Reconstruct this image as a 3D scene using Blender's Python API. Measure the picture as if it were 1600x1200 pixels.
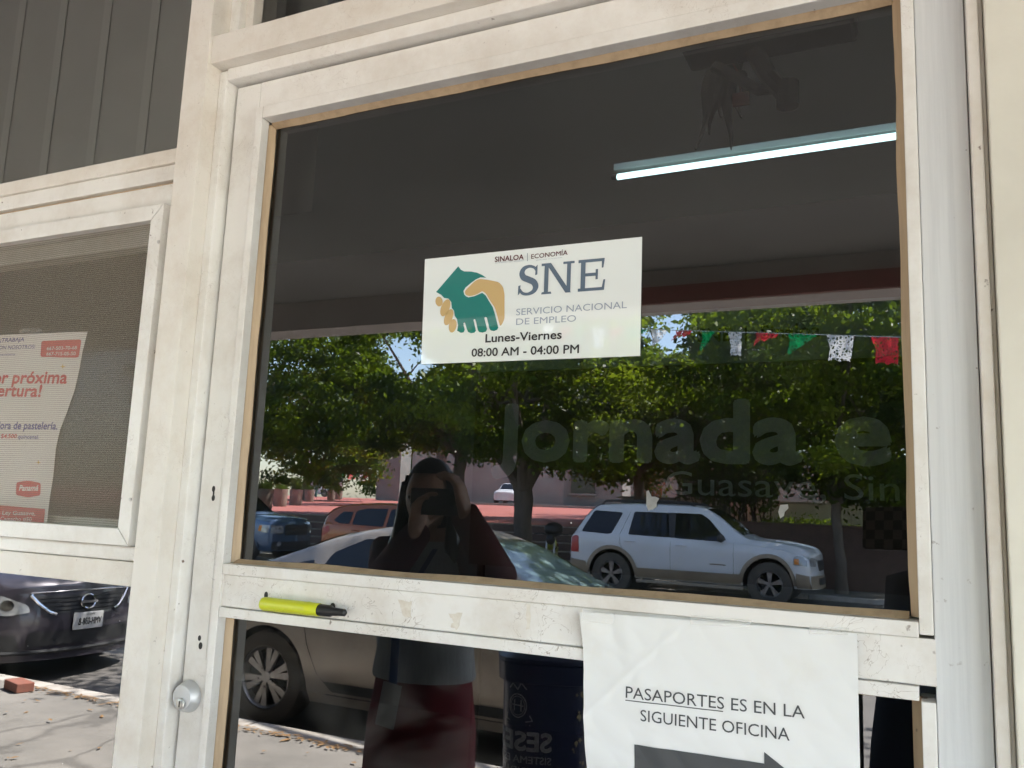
import bpy, bmesh, math, random
import numpy as np
from mathutils import Vector, Matrix
from mathutils.geometry import tessellate_polygon

for o in list(bpy.data.objects): bpy.data.objects.remove(o)
SC = bpy.context.scene
COL = SC.collection

# ------------------------------------------------------------------ camera
CAM_D, CAM_H = 0.90, 1.45                       # distance from the glass, height above the pavement
FPX, YAW, PITCH, ROLL = 1322.06, 0.451616, 0.148325, 0.0404554
_f = Vector((-math.sin(YAW)*math.cos(PITCH), math.cos(YAW)*math.cos(PITCH), math.sin(PITCH)))
_r = Vector((math.cos(YAW), math.sin(YAW), 0)); _u = _r.cross(_f)
RR = math.cos(ROLL)*_r + math.sin(ROLL)*_u
UU = -math.sin(ROLL)*_r + math.cos(ROLL)*_u
cam = bpy.data.objects.new('camera', bpy.data.cameras.new('camera'))
COL.objects.link(cam)
cam.data.sensor_width = 36; cam.data.lens = FPX/1600*36
cam.data.clip_start = 0.02; cam.data.clip_end = 600
M3 = Matrix((RR, UU, -_f)).transposed()
cam.matrix_world = Matrix.Translation((0, -CAM_D, CAM_H)) @ M3.to_4x4()
SC.camera = cam

# ------------------------------------------------------------------ sky, sun, exposure
SUN_DIR = Vector((0.40, -0.37, 0.86)).normalized()      # towards the sun: high, beyond the street, from the right
elev = math.asin(SUN_DIR.z); azim = math.atan2(SUN_DIR.x, SUN_DIR.y)
W = bpy.data.worlds.new('World'); SC.world = W; W.use_nodes = True
wn = W.node_tree.nodes; wl = W.node_tree.links; wn.clear()
sky = wn.new('ShaderNodeTexSky'); sky.sky_type = 'NISHITA'; sky.sun_disc = False
sky.sun_elevation = elev; sky.sun_rotation = azim
sky.air_density = 1.0; sky.dust_density = 1.2
bg = wn.new('ShaderNodeBackground'); bg.inputs[1].default_value = 0.12
wo = wn.new('ShaderNodeOutputWorld')
wl.new(sky.outputs[0], bg.inputs[0]); wl.new(bg.outputs[0], wo.inputs[0])
sl = bpy.data.lights.new('sun', 'SUN'); sl.energy = 4.2; sl.angle = math.radians(0.5); sl.color = (1.0, 0.97, 0.92)
so = bpy.data.objects.new('sun', sl); COL.objects.link(so)
so.rotation_euler = (-SUN_DIR).to_track_quat('-Z', 'Y').to_euler(); so.location = (10, -20, 30)
SC.view_settings.view_transform = 'Standard'; SC.view_settings.look = 'None'
SC.view_settings.gamma = 1; SC.view_settings.use_curve_mapping = False
SC.view_settings.exposure = 3.68
SC.render.engine = 'CYCLES'
SC.cycles.use_denoising = True; SC.cycles.use_adaptive_sampling = False; SC.cycles.denoising_prefilter = 'ACCURATE'
SC.cycles.max_bounces = 10; SC.cycles.diffuse_bounces = 4; SC.cycles.glossy_bounces = 5
SC.cycles.transparent_max_bounces = 16; SC.cycles.transmission_bounces = 6
SC.cycles.caustics_reflective = False; SC.cycles.caustics_refractive = False
SC.cycles.sample_clamp_indirect = 6

# ------------------------------------------------------------------ materials
def _new(name):
    m = bpy.data.materials.new(name); m.use_nodes = True
    nt = m.node_tree; nt.nodes.clear()
    out = nt.nodes.new('ShaderNodeOutputMaterial')
    return m, nt, out
def _n(nt, t, **k):
    n = nt.nodes.new(t)
    for a, v in k.items():
        if a in n.inputs.keys(): n.inputs[a].default_value = v
        else: setattr(n, a, v)
    return n
def rgba(c): return (c[0], c[1], c[2], 1)
def _coord(nt, scale=(1,1,1)):
    tc = nt.nodes.new('ShaderNodeTexCoord'); mp = nt.nodes.new('ShaderNodeMapping')
    mp.inputs['Scale'].default_value = scale
    nt.links.new(tc.outputs['Object'], mp.inputs[0]); return mp.outputs[0]
def _ramp(nt, src, a, b, ca=(0,0,0,1), cb=(1,1,1,1)):
    r = nt.nodes.new('ShaderNodeValToRGB'); e = r.color_ramp.elements
    e[0].position = a; e[1].position = b; e[0].color = ca; e[1].color = cb
    nt.links.new(src, r.inputs[0]); return r.outputs[0]
def _mix(nt, fac, a, b):
    m = nt.nodes.new('ShaderNodeMix'); m.data_type = 'RGBA'
    if hasattr(fac, 'links'): nt.links.new(fac, m.inputs[0])
    else: m.inputs[0].default_value = fac
    for v, i in ((a, 6), (b, 7)):
        if hasattr(v, 'links'): nt.links.new(v, m.inputs[i])
        else: m.inputs[i].default_value = rgba(v)
    return m.outputs[2]
def _noise(nt, co, scale, detail=4, rough=.55, dist=0):
    n = _n(nt, 'ShaderNodeTexNoise'); n.inputs['Scale'].default_value = scale
    n.inputs['Detail'].default_value = detail; n.inputs['Roughness'].default_value = rough
    n.inputs['Distortion'].default_value = dist
    if co is not None: nt.links.new(co, n.inputs['Vector'])
    return n.outputs[0]
def mat(name, c, rough=.5, metal=0, c2=None, nscale=8, lo=.35, hi=.7, stretch=(1,1,1), bump=0, bscale=60, coat=0, spec=.5):
    m, nt, out = _new(name)
    b = _n(nt, 'ShaderNodeBsdfPrincipled')
    b.inputs['Base Color'].default_value = rgba(c); b.inputs['Roughness'].default_value = rough
    b.inputs['Metallic'].default_value = metal; b.inputs['Specular IOR Level'].default_value = spec
    if coat: b.inputs['Coat Weight'].default_value = coat; b.inputs['Coat Roughness'].default_value = .04
    co = _coord(nt, stretch)
    if c2 is not None:
        f = _ramp(nt, _noise(nt, co, nscale, 6, .6), lo, hi)
        nt.links.new(_mix(nt, f, c, c2), b.inputs['Base Color'])
    if bump:
        bp = _n(nt, 'ShaderNodeBump'); bp.inputs['Strength'].default_value = bump; bp.inputs['Distance'].default_value = .004
        nt.links.new(_noise(nt, co, bscale, 4), bp.inputs['Height']); nt.links.new(bp.outputs[0], b.inputs['Normal'])
    nt.links.new(b.outputs[0], out.inputs[0])
    return m
def paint_mat(name, c, dirt, rough=.42, scratches=0.0, streak=(1,1,1), chips=0):
    """worn enamel: cloudy dirt, small specks, optional hairline scratches"""
    m, nt, out = _new(name)
    b = _n(nt, 'ShaderNodeBsdfPrincipled'); b.inputs['Roughness'].default_value = rough
    co = _coord(nt, streak); co1 = _coord(nt)
    f = _ramp(nt, _noise(nt, co, 9, 8, .68), .46, .80)
    col = _mix(nt, f, c, dirt)
    g = _ramp(nt, _noise(nt, co1, 95, 3, .5), .70, .76)
    h = _ramp(nt, _noise(nt, co1, 11, 2, .5), .50, .62)
    mm = _n(nt, 'ShaderNodeMath', operation='MULTIPLY'); nt.links.new(g, mm.inputs[0]); nt.links.new(h, mm.inputs[1])
    col = _mix(nt, mm.outputs[0], col, (.16, .11, .08))
    if scratches:
        co2 = _coord(nt, (1, 1, 1))
        nn = _noise(nt, co2, 38, 3, .6, 1.2)
        r = nt.nodes.new('ShaderNodeValToRGB'); e = r.color_ramp.elements
        e[0].position = .492; e[0].color = (0,0,0,1); e[1].position = .5; e[1].color = (1,1,1,1)
        x = e.new(.508); x.color = (0,0,0,1)
        nt.links.new(nn, r.inputs[0])
        reg = _ramp(nt, _noise(nt, co1, 7, 3, .5), .48, .62)
        m2 = _n(nt, 'ShaderNodeMath', operation='MULTIPLY'); nt.links.new(r.outputs[0], m2.inputs[0]); nt.links.new(reg, m2.inputs[1])
        m3 = _n(nt, 'ShaderNodeMath', operation='MULTIPLY'); nt.links.new(m2.outputs[0], m3.inputs[0]); m3.inputs[1].default_value = scratches
        col = _mix(nt, m3.outputs[0], col, (.30, .24, .19))
    nt.links.new(col, b.inputs['Base Color'])
    bp = _n(nt, 'ShaderNodeBump'); bp.inputs['Strength'].default_value = .12; bp.inputs['Distance'].default_value = .002
    nt.links.new(_noise(nt, co1, 140, 3), bp.inputs['Height']); nt.links.new(bp.outputs[0], b.inputs['Normal'])
    nt.links.new(b.outputs[0], out.inputs[0])
    return m
def glass_mat(name, ior=1.75, tint=(.86,.88,.87), specks=True, haze=0.0):
    m, nt, out = _new(name)
    fr = _n(nt, 'ShaderNodeFresnel'); fr.inputs[0].default_value = ior
    tr = _n(nt, 'ShaderNodeBsdfTransparent'); tr.inputs[0].default_value = rgba(tint)
    gl = _n(nt, 'ShaderNodeBsdfGlossy'); gl.inputs['Roughness'].default_value = 0.0
    gl.inputs[0].default_value = (1,1,1,1)
    co = _coord(nt)
    bp = _n(nt, 'ShaderNodeBump'); bp.inputs['Strength'].default_value = .02; bp.inputs['Distance'].default_value = .004
    nt.links.new(_noise(nt, co, 2.2, 1), bp.inputs['Height']); nt.links.new(bp.outputs[0], gl.inputs['Normal'])
    mx = _n(nt, 'ShaderNodeMixShader')
    nt.links.new(fr.outputs[0], mx.inputs[0]); nt.links.new(tr.outputs[0], mx.inputs[1]); nt.links.new(gl.outputs[0], mx.inputs[2])
    last = mx.outputs[0]
    if specks:
        v = _n(nt, 'ShaderNodeTexVoronoi'); v.inputs['Scale'].default_value = 26
        nt.links.new(co, v.inputs['Vector'])
        a = _n(nt, 'ShaderNodeMath', operation='LESS_THAN'); nt.links.new(v.outputs['Distance'], a.inputs[0]); a.inputs[1].default_value = .035
        sp = _n(nt, 'ShaderNodeSeparateColor'); nt.links.new(v.outputs['Color'], sp.inputs[0])
        b2 = _n(nt, 'ShaderNodeMath', operation='LESS_THAN'); nt.links.new(sp.outputs[0], b2.inputs[0]); b2.inputs[1].default_value = .55
        c = _n(nt, 'ShaderNodeMath', operation='MULTIPLY'); nt.links.new(a.outputs[0], c.inputs[0]); nt.links.new(b2.outputs[0], c.inputs[1])
        d = _n(nt, 'ShaderNodeBsdfDiffuse'); d.inputs[0].default_value = (.5,.48,.45,1)
        m2 = _n(nt, 'ShaderNodeMixShader'); nt.links.new(c.outputs[0], m2.inputs[0]); nt.links.new(last, m2.inputs[1]); nt.links.new(d.outputs[0], m2.inputs[2])
        last = m2.outputs[0]
    if haze:
        f = _ramp(nt, _noise(nt, co, 5, 6, .65, .8), .50, .85)
        k = _n(nt, 'ShaderNodeMath', operation='MULTIPLY'); nt.links.new(f, k.inputs[0]); k.inputs[1].default_value = haze
        d = _n(nt, 'ShaderNodeBsdfDiffuse'); d.inputs[0].default_value = (.45,.43,.40,1)
        m2 = _n(nt, 'ShaderNodeMixShader'); nt.links.new(k.outputs[0], m2.inputs[0]); nt.links.new(last, m2.inputs[1]); nt.links.new(d.outputs[0], m2.inputs[2])
        last = m2.outputs[0]
    nt.links.new(last, out.inputs[0])
    return m
def clear_mat():
    m, nt, out = _new('glass_edge'); t = _n(nt, 'ShaderNodeBsdfTransparent'); t.inputs[0].default_value = (.97,.98,.975,1)
    nt.links.new(t.outputs[0], out.inputs[0]); return m
def emit_mat(name, c, s):
    m, nt, out = _new(name); e = _n(nt, 'ShaderNodeEmission'); e.inputs[0].default_value = rgba(c); e.inputs[1].default_value = s
    nt.links.new(e.outputs[0], out.inputs[0]); return m
def leaf_mat(name, c, c2, trans=.45):
    m, nt, out = _new(name)
    d = _n(nt, 'ShaderNodeBsdfPrincipled'); d.inputs['Roughness'].default_value = .45; d.inputs['Specular IOR Level'].default_value = .22
    t = _n(nt, 'ShaderNodeBsdfTranslucent')
    g = _n(nt, 'ShaderNodeNewGeometry')
    f = _ramp(nt, g.outputs['Random Per Island'], .1, .95)
    col = _mix(nt, f, c, c2)
    nt.links.new(col, d.inputs['Base Color'])
    tcol = _mix(nt, .55, col, (.24, .34, .015)); nt.links.new(tcol, t.inputs[0])
    mx = _n(nt, 'ShaderNodeMixShader'); mx.inputs[0].default_value = trans
    nt.links.new(d.outputs[0], mx.inputs[1]); nt.links.new(t.outputs[0], mx.inputs[2]); nt.links.new(mx.outputs[0], out.inputs[0])
    return m
def screen_mat():
    m, nt, out = _new('insect_mesh')
    d = _n(nt, 'ShaderNodeBsdfDiffuse'); d.inputs[0].default_value = (.36,.31,.25,1)
    t = _n(nt, 'ShaderNodeBsdfTransparent')
    co = _coord(nt)
    w = _n(nt, 'ShaderNodeTexWave', wave_type='BANDS', bands_direction='Z'); w.inputs['Scale'].default_value = 100
    w.inputs['Distortion'].default_value = 1.2; w.inputs['Detail'].default_value = 1; w.inputs['Detail Scale'].default_value = .35
    nt.links.new(co, w.inputs['Vector'])
    f = _ramp(nt, w.outputs['Fac'], .2, .8, (.18,.18,.18,1), (.29,.29,.29,1))
    mx = _n(nt, 'ShaderNodeMixShader'); nt.links.new(f, mx.inputs[0])
    nt.links.new(t.outputs[0], mx.inputs[1]); nt.links.new(d.outputs[0], mx.inputs[2]); nt.links.new(mx.outputs[0], out.inputs[0])
    return m
def lace_mat(name, c):
    """perforated plastic flag, the holes cut through"""
    m, nt, out = _new(name)
    d = _n(nt, 'ShaderNodeBsdfDiffuse'); d.inputs[0].default_value = rgba(c)
    tl = _n(nt, 'ShaderNodeBsdfTranslucent'); tl.inputs[0].default_value = rgba(c)
    a = _n(nt, 'ShaderNodeMixShader'); a.inputs[0].default_value = .55
    nt.links.new(d.outputs[0], a.inputs[1]); nt.links.new(tl.outputs[0], a.inputs[2])
    v = _n(nt, 'ShaderNodeTexVoronoi', feature='DISTANCE_TO_EDGE'); v.inputs['Scale'].default_value = 34
    nt.links.new(_coord(nt), v.inputs['Vector'])
    g = _n(nt, 'ShaderNodeMath', operation='GREATER_THAN'); nt.links.new(v.outputs['Distance'], g.inputs[0]); g.inputs[1].default_value = .21
    t = _n(nt, 'ShaderNodeBsdfTransparent')
    b = _n(nt, 'ShaderNodeMixShader'); nt.links.new(g.outputs[0], b.inputs[0])
    nt.links.new(a.outputs[0], b.inputs[1]); nt.links.new(t.outputs[0], b.inputs[2]); nt.links.new(b.outputs[0], out.inputs[0])
    return m

M = {}
M['cream'] = paint_mat('cream_enamel', (.77,.73,.67), (.62,.54,.45), .42, .25)
M['frame'] = paint_mat('white_aluminium', (.80,.78,.745), (.62,.57,.51), .38, .35)
M['rail'] = paint_mat('scuffed_aluminium', (.80,.78,.75), (.60,.54,.47), .36, 1.0)
M['stile'] = paint_mat('brushed_aluminium', (.70,.71,.715), (.55,.56,.57), .42, .0, (9,9,.25))  # brushed grain; cooler grey paints in the sky's reflection on this stile
M['bead'] = paint_mat('wood_bead', (.52,.385,.245), (.34,.24,.15), .55, 0, (6,6,.6))
M['wall'] = mat('cream_wall', (.75,.72,.63), .7, c2=(.64,.61,.53), nscale=5, bump=.15, bscale=40)
M['gapdark'] = mat('dark_gap', (.03,.03,.03), .8)
M['chrome'] = mat('satin_chrome', (.60,.61,.62), .5, .6, bump=.03)
M['steel'] = mat('steel', (.55,.54,.52), .3, .9)
M['black'] = mat('black_plastic', (.012,.012,.013), .4)
M['blackmatt'] = mat('matt_black', (.015,.015,.015), .8)
M['glass'] = glass_mat('door_glass', 1.92, (.42,.435,.43), True, .03)
M['glass2'] = glass_mat('lower_glass', 1.95, (.26,.27,.27), True, .17)
M['glass3'] = glass_mat('window_glass', 1.75, (.62,.63,.62), True, .03)
M['glass4'] = glass_mat('screened_glass', 1.16, (.95,.96,.95), False, .0)
M['clear'] = clear_mat()
M['glass5'] = glass_mat('high_window_glass', 1.8, (.88,.89,.88), True, .03)
M['screen'] = screen_mat()
M['paper'] = mat('white_paper', (.80,.80,.79), .6, c2=(.72,.68,.60), nscale=7, lo=.55, hi=.85, bump=.55, bscale=9)
M['signpaper'] = mat('laminated_paper', (.80,.84,.83), .03, spec=1.0, bump=.035, bscale=7)
M['ink'] = mat('black_ink', (.018,.018,.02), .5)
M['greyink'] = mat('dark_grey_ink', (.06,.065,.07), .5)
M['tape'] = None

# ------------------------------------------------------------------ builders
def tag(o, label=None, cat=None, group=None, kind=None):
    if label: o['label'] = label
    if cat: o['category'] = cat
    if group: o['group'] = group
    if kind: o['kind'] = kind
    return o
def thing(name, label, cat, loc=(0,0,0), rz=0, group=None):
    o = bpy.data.objects.new(name, None); COL.objects.link(o); o.empty_display_size = .1
    o.location = loc; o.rotation_euler = (0, 0, rz)
    return tag(o, label, cat, group)
def origin(p):
    v = Vector((0,0,0))
    while p is not None: v += p.location; p = p.parent
    return v
class MB:
    def __init__(s): s.v = []; s.f = []
    def add(s, vs, fs):
        k = len(s.v); s.v += [tuple(x) for x in vs]; s.f += [tuple(i+k for i in f) for f in fs]; return s
    def box(s, x0, x1, y0, y1, z0, z1):
        return s.add([(x0,y0,z0),(x1,y0,z0),(x1,y1,z0),(x0,y1,z0),(x0,y0,z1),(x1,y0,z1),(x1,y1,z1),(x0,y1,z1)],
                     [(3,2,1,0),(4,5,6,7),(0,1,5,4),(1,2,6,5),(2,3,7,6),(3,0,4,7)])
    def tube(s, pts, rad, n=8, caps=True):
        pts = [Vector(p) for p in pts]; m = len(pts)
        if not hasattr(rad, '__len__'): rad = [rad]*m
        vs, fs = [], []; prev = None
        for i, p in enumerate(pts):
            d = (pts[min(i+1,m-1)] - pts[max(i-1,0)]).normalized()
            a = prev if prev is not None else (Vector((0,0,1)) if abs(d.z) < .9 else Vector((1,0,0)))
            u = (a - d*a.dot(d)).normalized(); w = d.cross(u); prev = u
            for k in range(n):
                t = 2*math.pi*k/n; vs.append(p + (u*math.cos(t) + w*math.sin(t))*rad[i])
        for i in range(m-1):
            for k in range(n):
                a, b = i*n+k, i*n+(k+1)%n
                fs.append((a, b, b+n, a+n))
        if caps: fs.append(tuple(range(n-1,-1,-1))); fs.append(tuple(range((m-1)*n, m*n)))
        return s.add(vs, fs)
    def loft(s, rings, caps=True, close=True):
        n = len(rings[0]); vs = [p for r in rings for p in r]; fs = []
        for i in range(len(rings)-1):
            for k in range(n if close else n-1):
                a, b = i*n+k, i*n+(k+1)%n
                fs.append((a, b, b+n, a+n))
        if caps and close: fs.append(tuple(range(n-1,-1,-1))); fs.append(tuple(range((len(rings)-1)*n, len(rings)*n)))
        return s.add(vs, fs)
    def lathe(s, prof, c=(0,0,0), axis='Z', n=32, caps=True):
        rings = []
        for r, h in prof:
            ring = []
            for k in range(n):
                t = 2*math.pi*k/n; a, b = r*math.cos(t), r*math.sin(t)
                p = {'Z':(a,b,h), 'Y':(a,h,-b) , 'X':(h,a,b)}[axis]
                ring.append((p[0]+c[0], p[1]+c[1], p[2]+c[2]))
            rings.append(ring)
        return s.loft(rings, caps)
    def poly(s, pts, fn, th=None):
        """flat polygon pts (2-D) mapped by fn(a, b, d); th = thickness, else single sheet"""
        n = len(pts); tri = tessellate_polygon([[Vector((a,b,0)) for a,b in pts]])
        if th is None: return s.add([fn(a,b,0) for a,b in pts], tri)
        vs = [fn(a,b,0) for a,b in pts] + [fn(a,b,th) for a,b in pts]
        fs = [tuple(t) for t in tri] + [tuple(n+i for i in reversed(t)) for t in tri]
        fs += [(i, (i+1)%n, n+(i+1)%n, n+i) for i in range(n)]
        return s.add(vs, fs)
    def grid(s, nu, nv, fn):
        vs = [fn(i/(nu), j/(nv)) for i in range(nu+1) for j in range(nv+1)]; w = nv+1
        return s.add(vs, [(i*w+j, (i+1)*w+j, (i+1)*w+j+1, i*w+j+1) for i in range(nu) for j in range(nv)])
    def sphere(s, c, r, n=14, m=9):
        rx, ry, rz = r if hasattr(r,'__len__') else (r,r,r)
        rings = [[(c[0]+rx*math.sin(a)*math.cos(t), c[1]+ry*math.sin(a)*math.sin(t), c[2]-rz*math.cos(a))
                 for t in (2*math.pi*k/n for k in range(n))] for a in (max(.02,min(math.pi-.02,math.pi*i/m)) for i in range(m+1))]
        return s.loft(rings)
    def build(s, name, m, parent=None, world=True, smooth=False, bevel=0, fix=True, seg=2):
        me = bpy.data.meshes.new(name)
        vs = s.v
        if parent is not None and world:
            q = origin(parent); vs = [(a-q.x, b-q.y, c-q.z) for a,b,c in s.v]
        me.from_pydata([tuple(map(float, p)) for p in vs], [], s.f)
        if fix or bevel:
            bm = bmesh.new(); bm.from_mesh(me)
            if fix: bmesh.ops.recalc_face_normals(bm, faces=bm.faces)
            if bevel:
                bmesh.ops.bevel(bm, geom=[e for e in bm.edges if len(e.link_faces)==2 and e.calc_face_angle(0) > .5],
                                offset=bevel, segments=seg, profile=.6, affect='EDGES', clamp_overlap=True)
            bm.to_mesh(me); bm.free()
        if smooth:
            me.polygons.foreach_set('use_smooth', [True]*len(me.polygons))
            if smooth != 'all':
                me.set_sharp_from_angle(angle=math.radians(38))
        if m is not None: me.materials.append(M[m] if isinstance(m, str) else m)
        o = bpy.data.objects.new(name, me); COL.objects.link(o)
        if parent is not None: o.parent = parent
        return o
def struct(name, mb, m, **k):
    return tag(mb.build(name, m, None, **k), kind='structure')
def rpoly(pts, r, n=4):
    """round the corners of a polygon"""
    out = []; L = len(pts)
    for i in range(L):
        p = Vector(pts[i]); a = Vector(pts[i-1]); b = Vector(pts[(i+1)%L])
        d1 = (a-p); d2 = (b-p); rr = min(r, d1.length*.45, d2.length*.45)
        s0 = p + d1.normalized()*rr; s1 = p + d2.normalized()*rr
        for k in range(n+1):
            t = k/n; q = s0*(1-t)**2 + p*2*t*(1-t) + s1*t*t; out.append((q.x, q.y))
    return out
def circ(cx, cy, r, n=24, ry=None, a0=0):
    return [(cx+r*math.cos(a0+2*math.pi*k/n), cy+(ry or r)*math.sin(a0+2*math.pi*k/n)) for k in range(n)]
FONT = None
def _cap():
    cu = bpy.data.curves.new('t', 'FONT'); cu.body = 'H'; cu.size = 1
    o = bpy.data.objects.new('t', cu); COL.objects.link(o); me = o.to_mesh(); h = max(v.co.y for v in me.vertices)
    o.to_mesh_clear(); bpy.data.objects.remove(o); bpy.data.curves.remove(cu); return h
CAPR = _cap()
def text(s, size, fn, m, name='lettering', parent=None, bold=0, align='LEFT', sx=1, shear=0, spacing=1, world=True):
    """flat lettering; fn maps the text plane (a along the line, b up) to the scene"""
    cu = bpy.data.curves.new('t', 'FONT'); cu.body = s; cu.size = size; cu.align_x = align; cu.shear = shear
    if FONT: cu.font = FONT
    cu.space_character = spacing; cu.resolution_u = 4
    o = bpy.data.objects.new('t', cu); COL.objects.link(o)
    me = o.to_mesh(); mb = MB()
    vs = [v.co.copy() for v in me.vertices]; fs = [tuple(p.vertices) for p in me.polygons]
    o.to_mesh_clear(); bpy.data.objects.remove(o); bpy.data.curves.remove(cu)
    for k in range(9 if bold else 1):
        ox, oy = (0,0) if k == 0 else (bold*.7*size*math.cos(k*.785), bold*.7*size*math.sin(k*.785))
        mb.add([fn(v.x*sx+ox, v.y+oy) for v in vs], fs)
    return mb.build(name, m, parent, fix=False, world=world)
# pixel -> plane y = const of the shopfront (measured on the photograph once, the positions are real ones)
def at(px, py, y=0.0):
    v = _f + RR*((px-800)/FPX) - UU*((py-600)/FPX); t = (CAM_D+y)/v.y
    return Vector((v.x*t, y, CAM_H+v.z*t))
def sp(px, py, Y):
    """street point seen mirrored in the glass, at distance Y in front of it"""
    p = at(px, py, Y); return Vector((p.x, -Y, p.z))

# ------------------------------------------------------------------ ground, road, kerbs
def road_z(Y): return -.20 + .015*max(0, Y-3.7)
M['pave'] = mat('pavement_concrete', (.25,.23,.205), .85, c2=(.155,.145,.13), nscale=1.6, lo=.40, hi=.75, bump=.35, bscale=30)
def pave_mat(m):
    nt = m.node_tree; b = next(n for n in nt.nodes if n.type == 'BSDF_PRINCIPLED'); src = b.inputs['Base Color'].links[0].from_socket
    v = _n(nt, 'ShaderNodeTexVoronoi', feature='DISTANCE_TO_EDGE'); v.inputs['Scale'].default_value = .9
    w = _n(nt, 'ShaderNodeTexNoise'); w.inputs['Scale'].default_value = 3; w.inputs['Detail'].default_value = 5
    co = _coord(nt); mx = _n(nt, 'ShaderNodeMix', data_type='VECTOR'); mx.inputs[0].default_value = .12
    nt.links.new(co, w.inputs['Vector']); nt.links.new(co, mx.inputs[4]); nt.links.new(w.outputs['Color'], mx.inputs[5]); nt.links.new(mx.outputs[1], v.inputs['Vector'])
    f = _ramp(nt, v.outputs['Distance'], .004, .014, (.45,.45,.45,1), (0,0,0,1))
    st = _ramp(nt, _noise(nt, co, 3.5, 5, .7, .6), .56, .72); k = _n(nt,'ShaderNodeMath', operation='MULTIPLY'); k.inputs[1].default_value = .5; nt.links.new(st, k.inputs[0])
    c1 = _mix(nt, k.outputs[0], src, (.10,.09,.08)); c2 = _mix(nt, f, c1, (.05,.045,.04)); nt.links.new(c2, b.inputs['Base Color'])
pave_mat(M['pave'])
M['road'] = mat('asphalt', (.12,.112,.105), .85, c2=(.17,.155,.14), nscale=.9, lo=.4, hi=.75, bump=.5, bscale=90)
M['kerb'] = mat('kerb_paint', (.52,.48,.43), .8, c2=(.30,.26,.22), nscale=5, lo=.42, hi=.66, bump=.5, bscale=30)
M['plaza'] = mat('red_plaza_paving', (.40,.12,.095), .8, c2=(.31,.095,.075), nscale=.7, lo=.35, hi=.7, bump=.2, bscale=20)
M['step'] = mat('step_concrete', (.20,.135,.115), .85, c2=(.13,.085,.075), nscale=3, bump=.3)
M['nosing'] = mat('pale_step_edge', (.42,.36,.30), .8, c2=(.30,.25,.20), nscale=4)  # sunlight on the step edges as paler colour, against darker shaded risers
M['earth'] = mat('dry_ground', (.20,.165,.12), .95, c2=(.13,.11,.08), nscale=.5, bump=.3)
g = MB().box(-300, 300, -420, 40, -.9, -.62); struct('ground', g, 'earth')
s = MB()
N = 60
s.box(-60, 40, -3.56, 8.0, -.6, 0.0); struct('pavement', s, 'pave')
k = MB()
for i in range(50):
    x0 = -60+i*2.0
    k.box(x0+.006, x0+1.994, -3.71, -3.56, -.6, .004)
struct('kerb', k, 'kerb', bevel=.018)
r = MB().add([(-60,-3.71,road_z(3.71)),(40,-3.71,road_z(3.71)),(40,-16.65,road_z(16.65)),(-60,-16.65,road_z(16.65))],[(0,1,2,3)])
struct('road', r, 'road')
k2 = MB()
for i in range(50): k2.box(-60+i*2.0+.006, -58.006+i*2.0, -16.83, -16.65, -.6, .085)
struct('kerb', k2, 'kerb', bevel=.018)
struct('pavement', MB().box(-60, 40, -18.9, -16.83, -.6, .08), 'pave')
# stairs up to the plaza
st = MB(); no = MB(); NST = 5
for i in range(NST):
    z = .08+.20*i; y = -18.9-.34*i
    st.box(-46, -4.6, y-.34 if i < NST-1 else y-1.2, y, -.5, z+.20-.03)
    no.box(-46, -4.6, y-.34 if i < NST-1 else y-.36, y+.022, z+.20-.03, z+.20)
step = struct('steps', st, 'step')
stn = struct('step_edges', no, 'nosing', bevel=.006)
PZ0 = .08+.20*NST
def plaza_z(Y): return PZ0+.004 + .0195*(Y-20.5)
pl = MB().add([(-90,-20.6,plaza_z(20.6)),(-4.6,-20.6,plaza_z(20.6)),(-4.6,-72,plaza_z(72)),(-90,-72,plaza_z(72))],[(0,1,2,3)])
struct('plaza', pl, 'plaza')
struct('far_road', MB().box(-140, 40, -120, -72.02, -.6, plaza_z(72)-.02), 'road')
struct('raised_bed', MB().box(-4.55, 30, -72, -18.86, -.5, 1.30), 'earth')

# ------------------------------------------------------------------ the shopfront
GLASS_X0, GLASS_X1 = -.838, -.012
# left mullion and head form one fixed frame
fr = thing('door_frame', 'cream painted aluminium door frame with fixed glass pane above the door', 'door frame', (-.44, 0, 0))
MB().box(-.964,-.9185,-.065,.05,.0,2.9).build('post', 'cream', fr, bevel=.0016)
MB().box(-.9185,-.9035,-.040,.05,.0,2.075).build('stop_strip', 'frame', fr, bevel=.003)
MB().box(-.9185,.0625,-.060,.05,2.0775,2.121).build('head', 'cream', fr, bevel=.0016)
MB().box(-.9035,.0517,-.040,.05,2.0585,2.0775).build('stop_strip', 'frame', fr, bevel=.002)
MB().box(.0525,.0625,-.040,.05,.0,2.0775).build('post', 'cream', fr, bevel=.0012)
MB().box(.0627,.0665,-.034,.05,.0,2.9).build('post', 'cream', fr, bevel=.001)
MB().box(-.9185,-.900,-.030,.05,2.121,2.9).build('glazing_stop', 'frame', fr, bevel=.0012)
MB().box(-.900,-.885,-.018,.05,2.121,2.9).build('glazing_stop', 'cream', fr, bevel=.0012)
MB().box(-.885,.0625,-.018,.05,2.121,2.128).build('glazing_stop', 'frame', fr, bevel=.0012)
def pane(name, x0, x1, z0, z1, y, m, parent, th=.005):
    """sheet of glass: the reflecting material on the street face, clear edges and back"""
    mb = MB().box(x0, x1, y, y+th, z0, z1)
    o = mb.build(name, m, parent)
    o.data.materials.append(M['clear'])
    for p in o.data.polygons: p.material_index = 0 if p.normal.y < -.5 else 1
    return o
pane('transom_glass', -.885, .0625, 2.128, 2.9, 0, 'glass3', fr)

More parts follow.
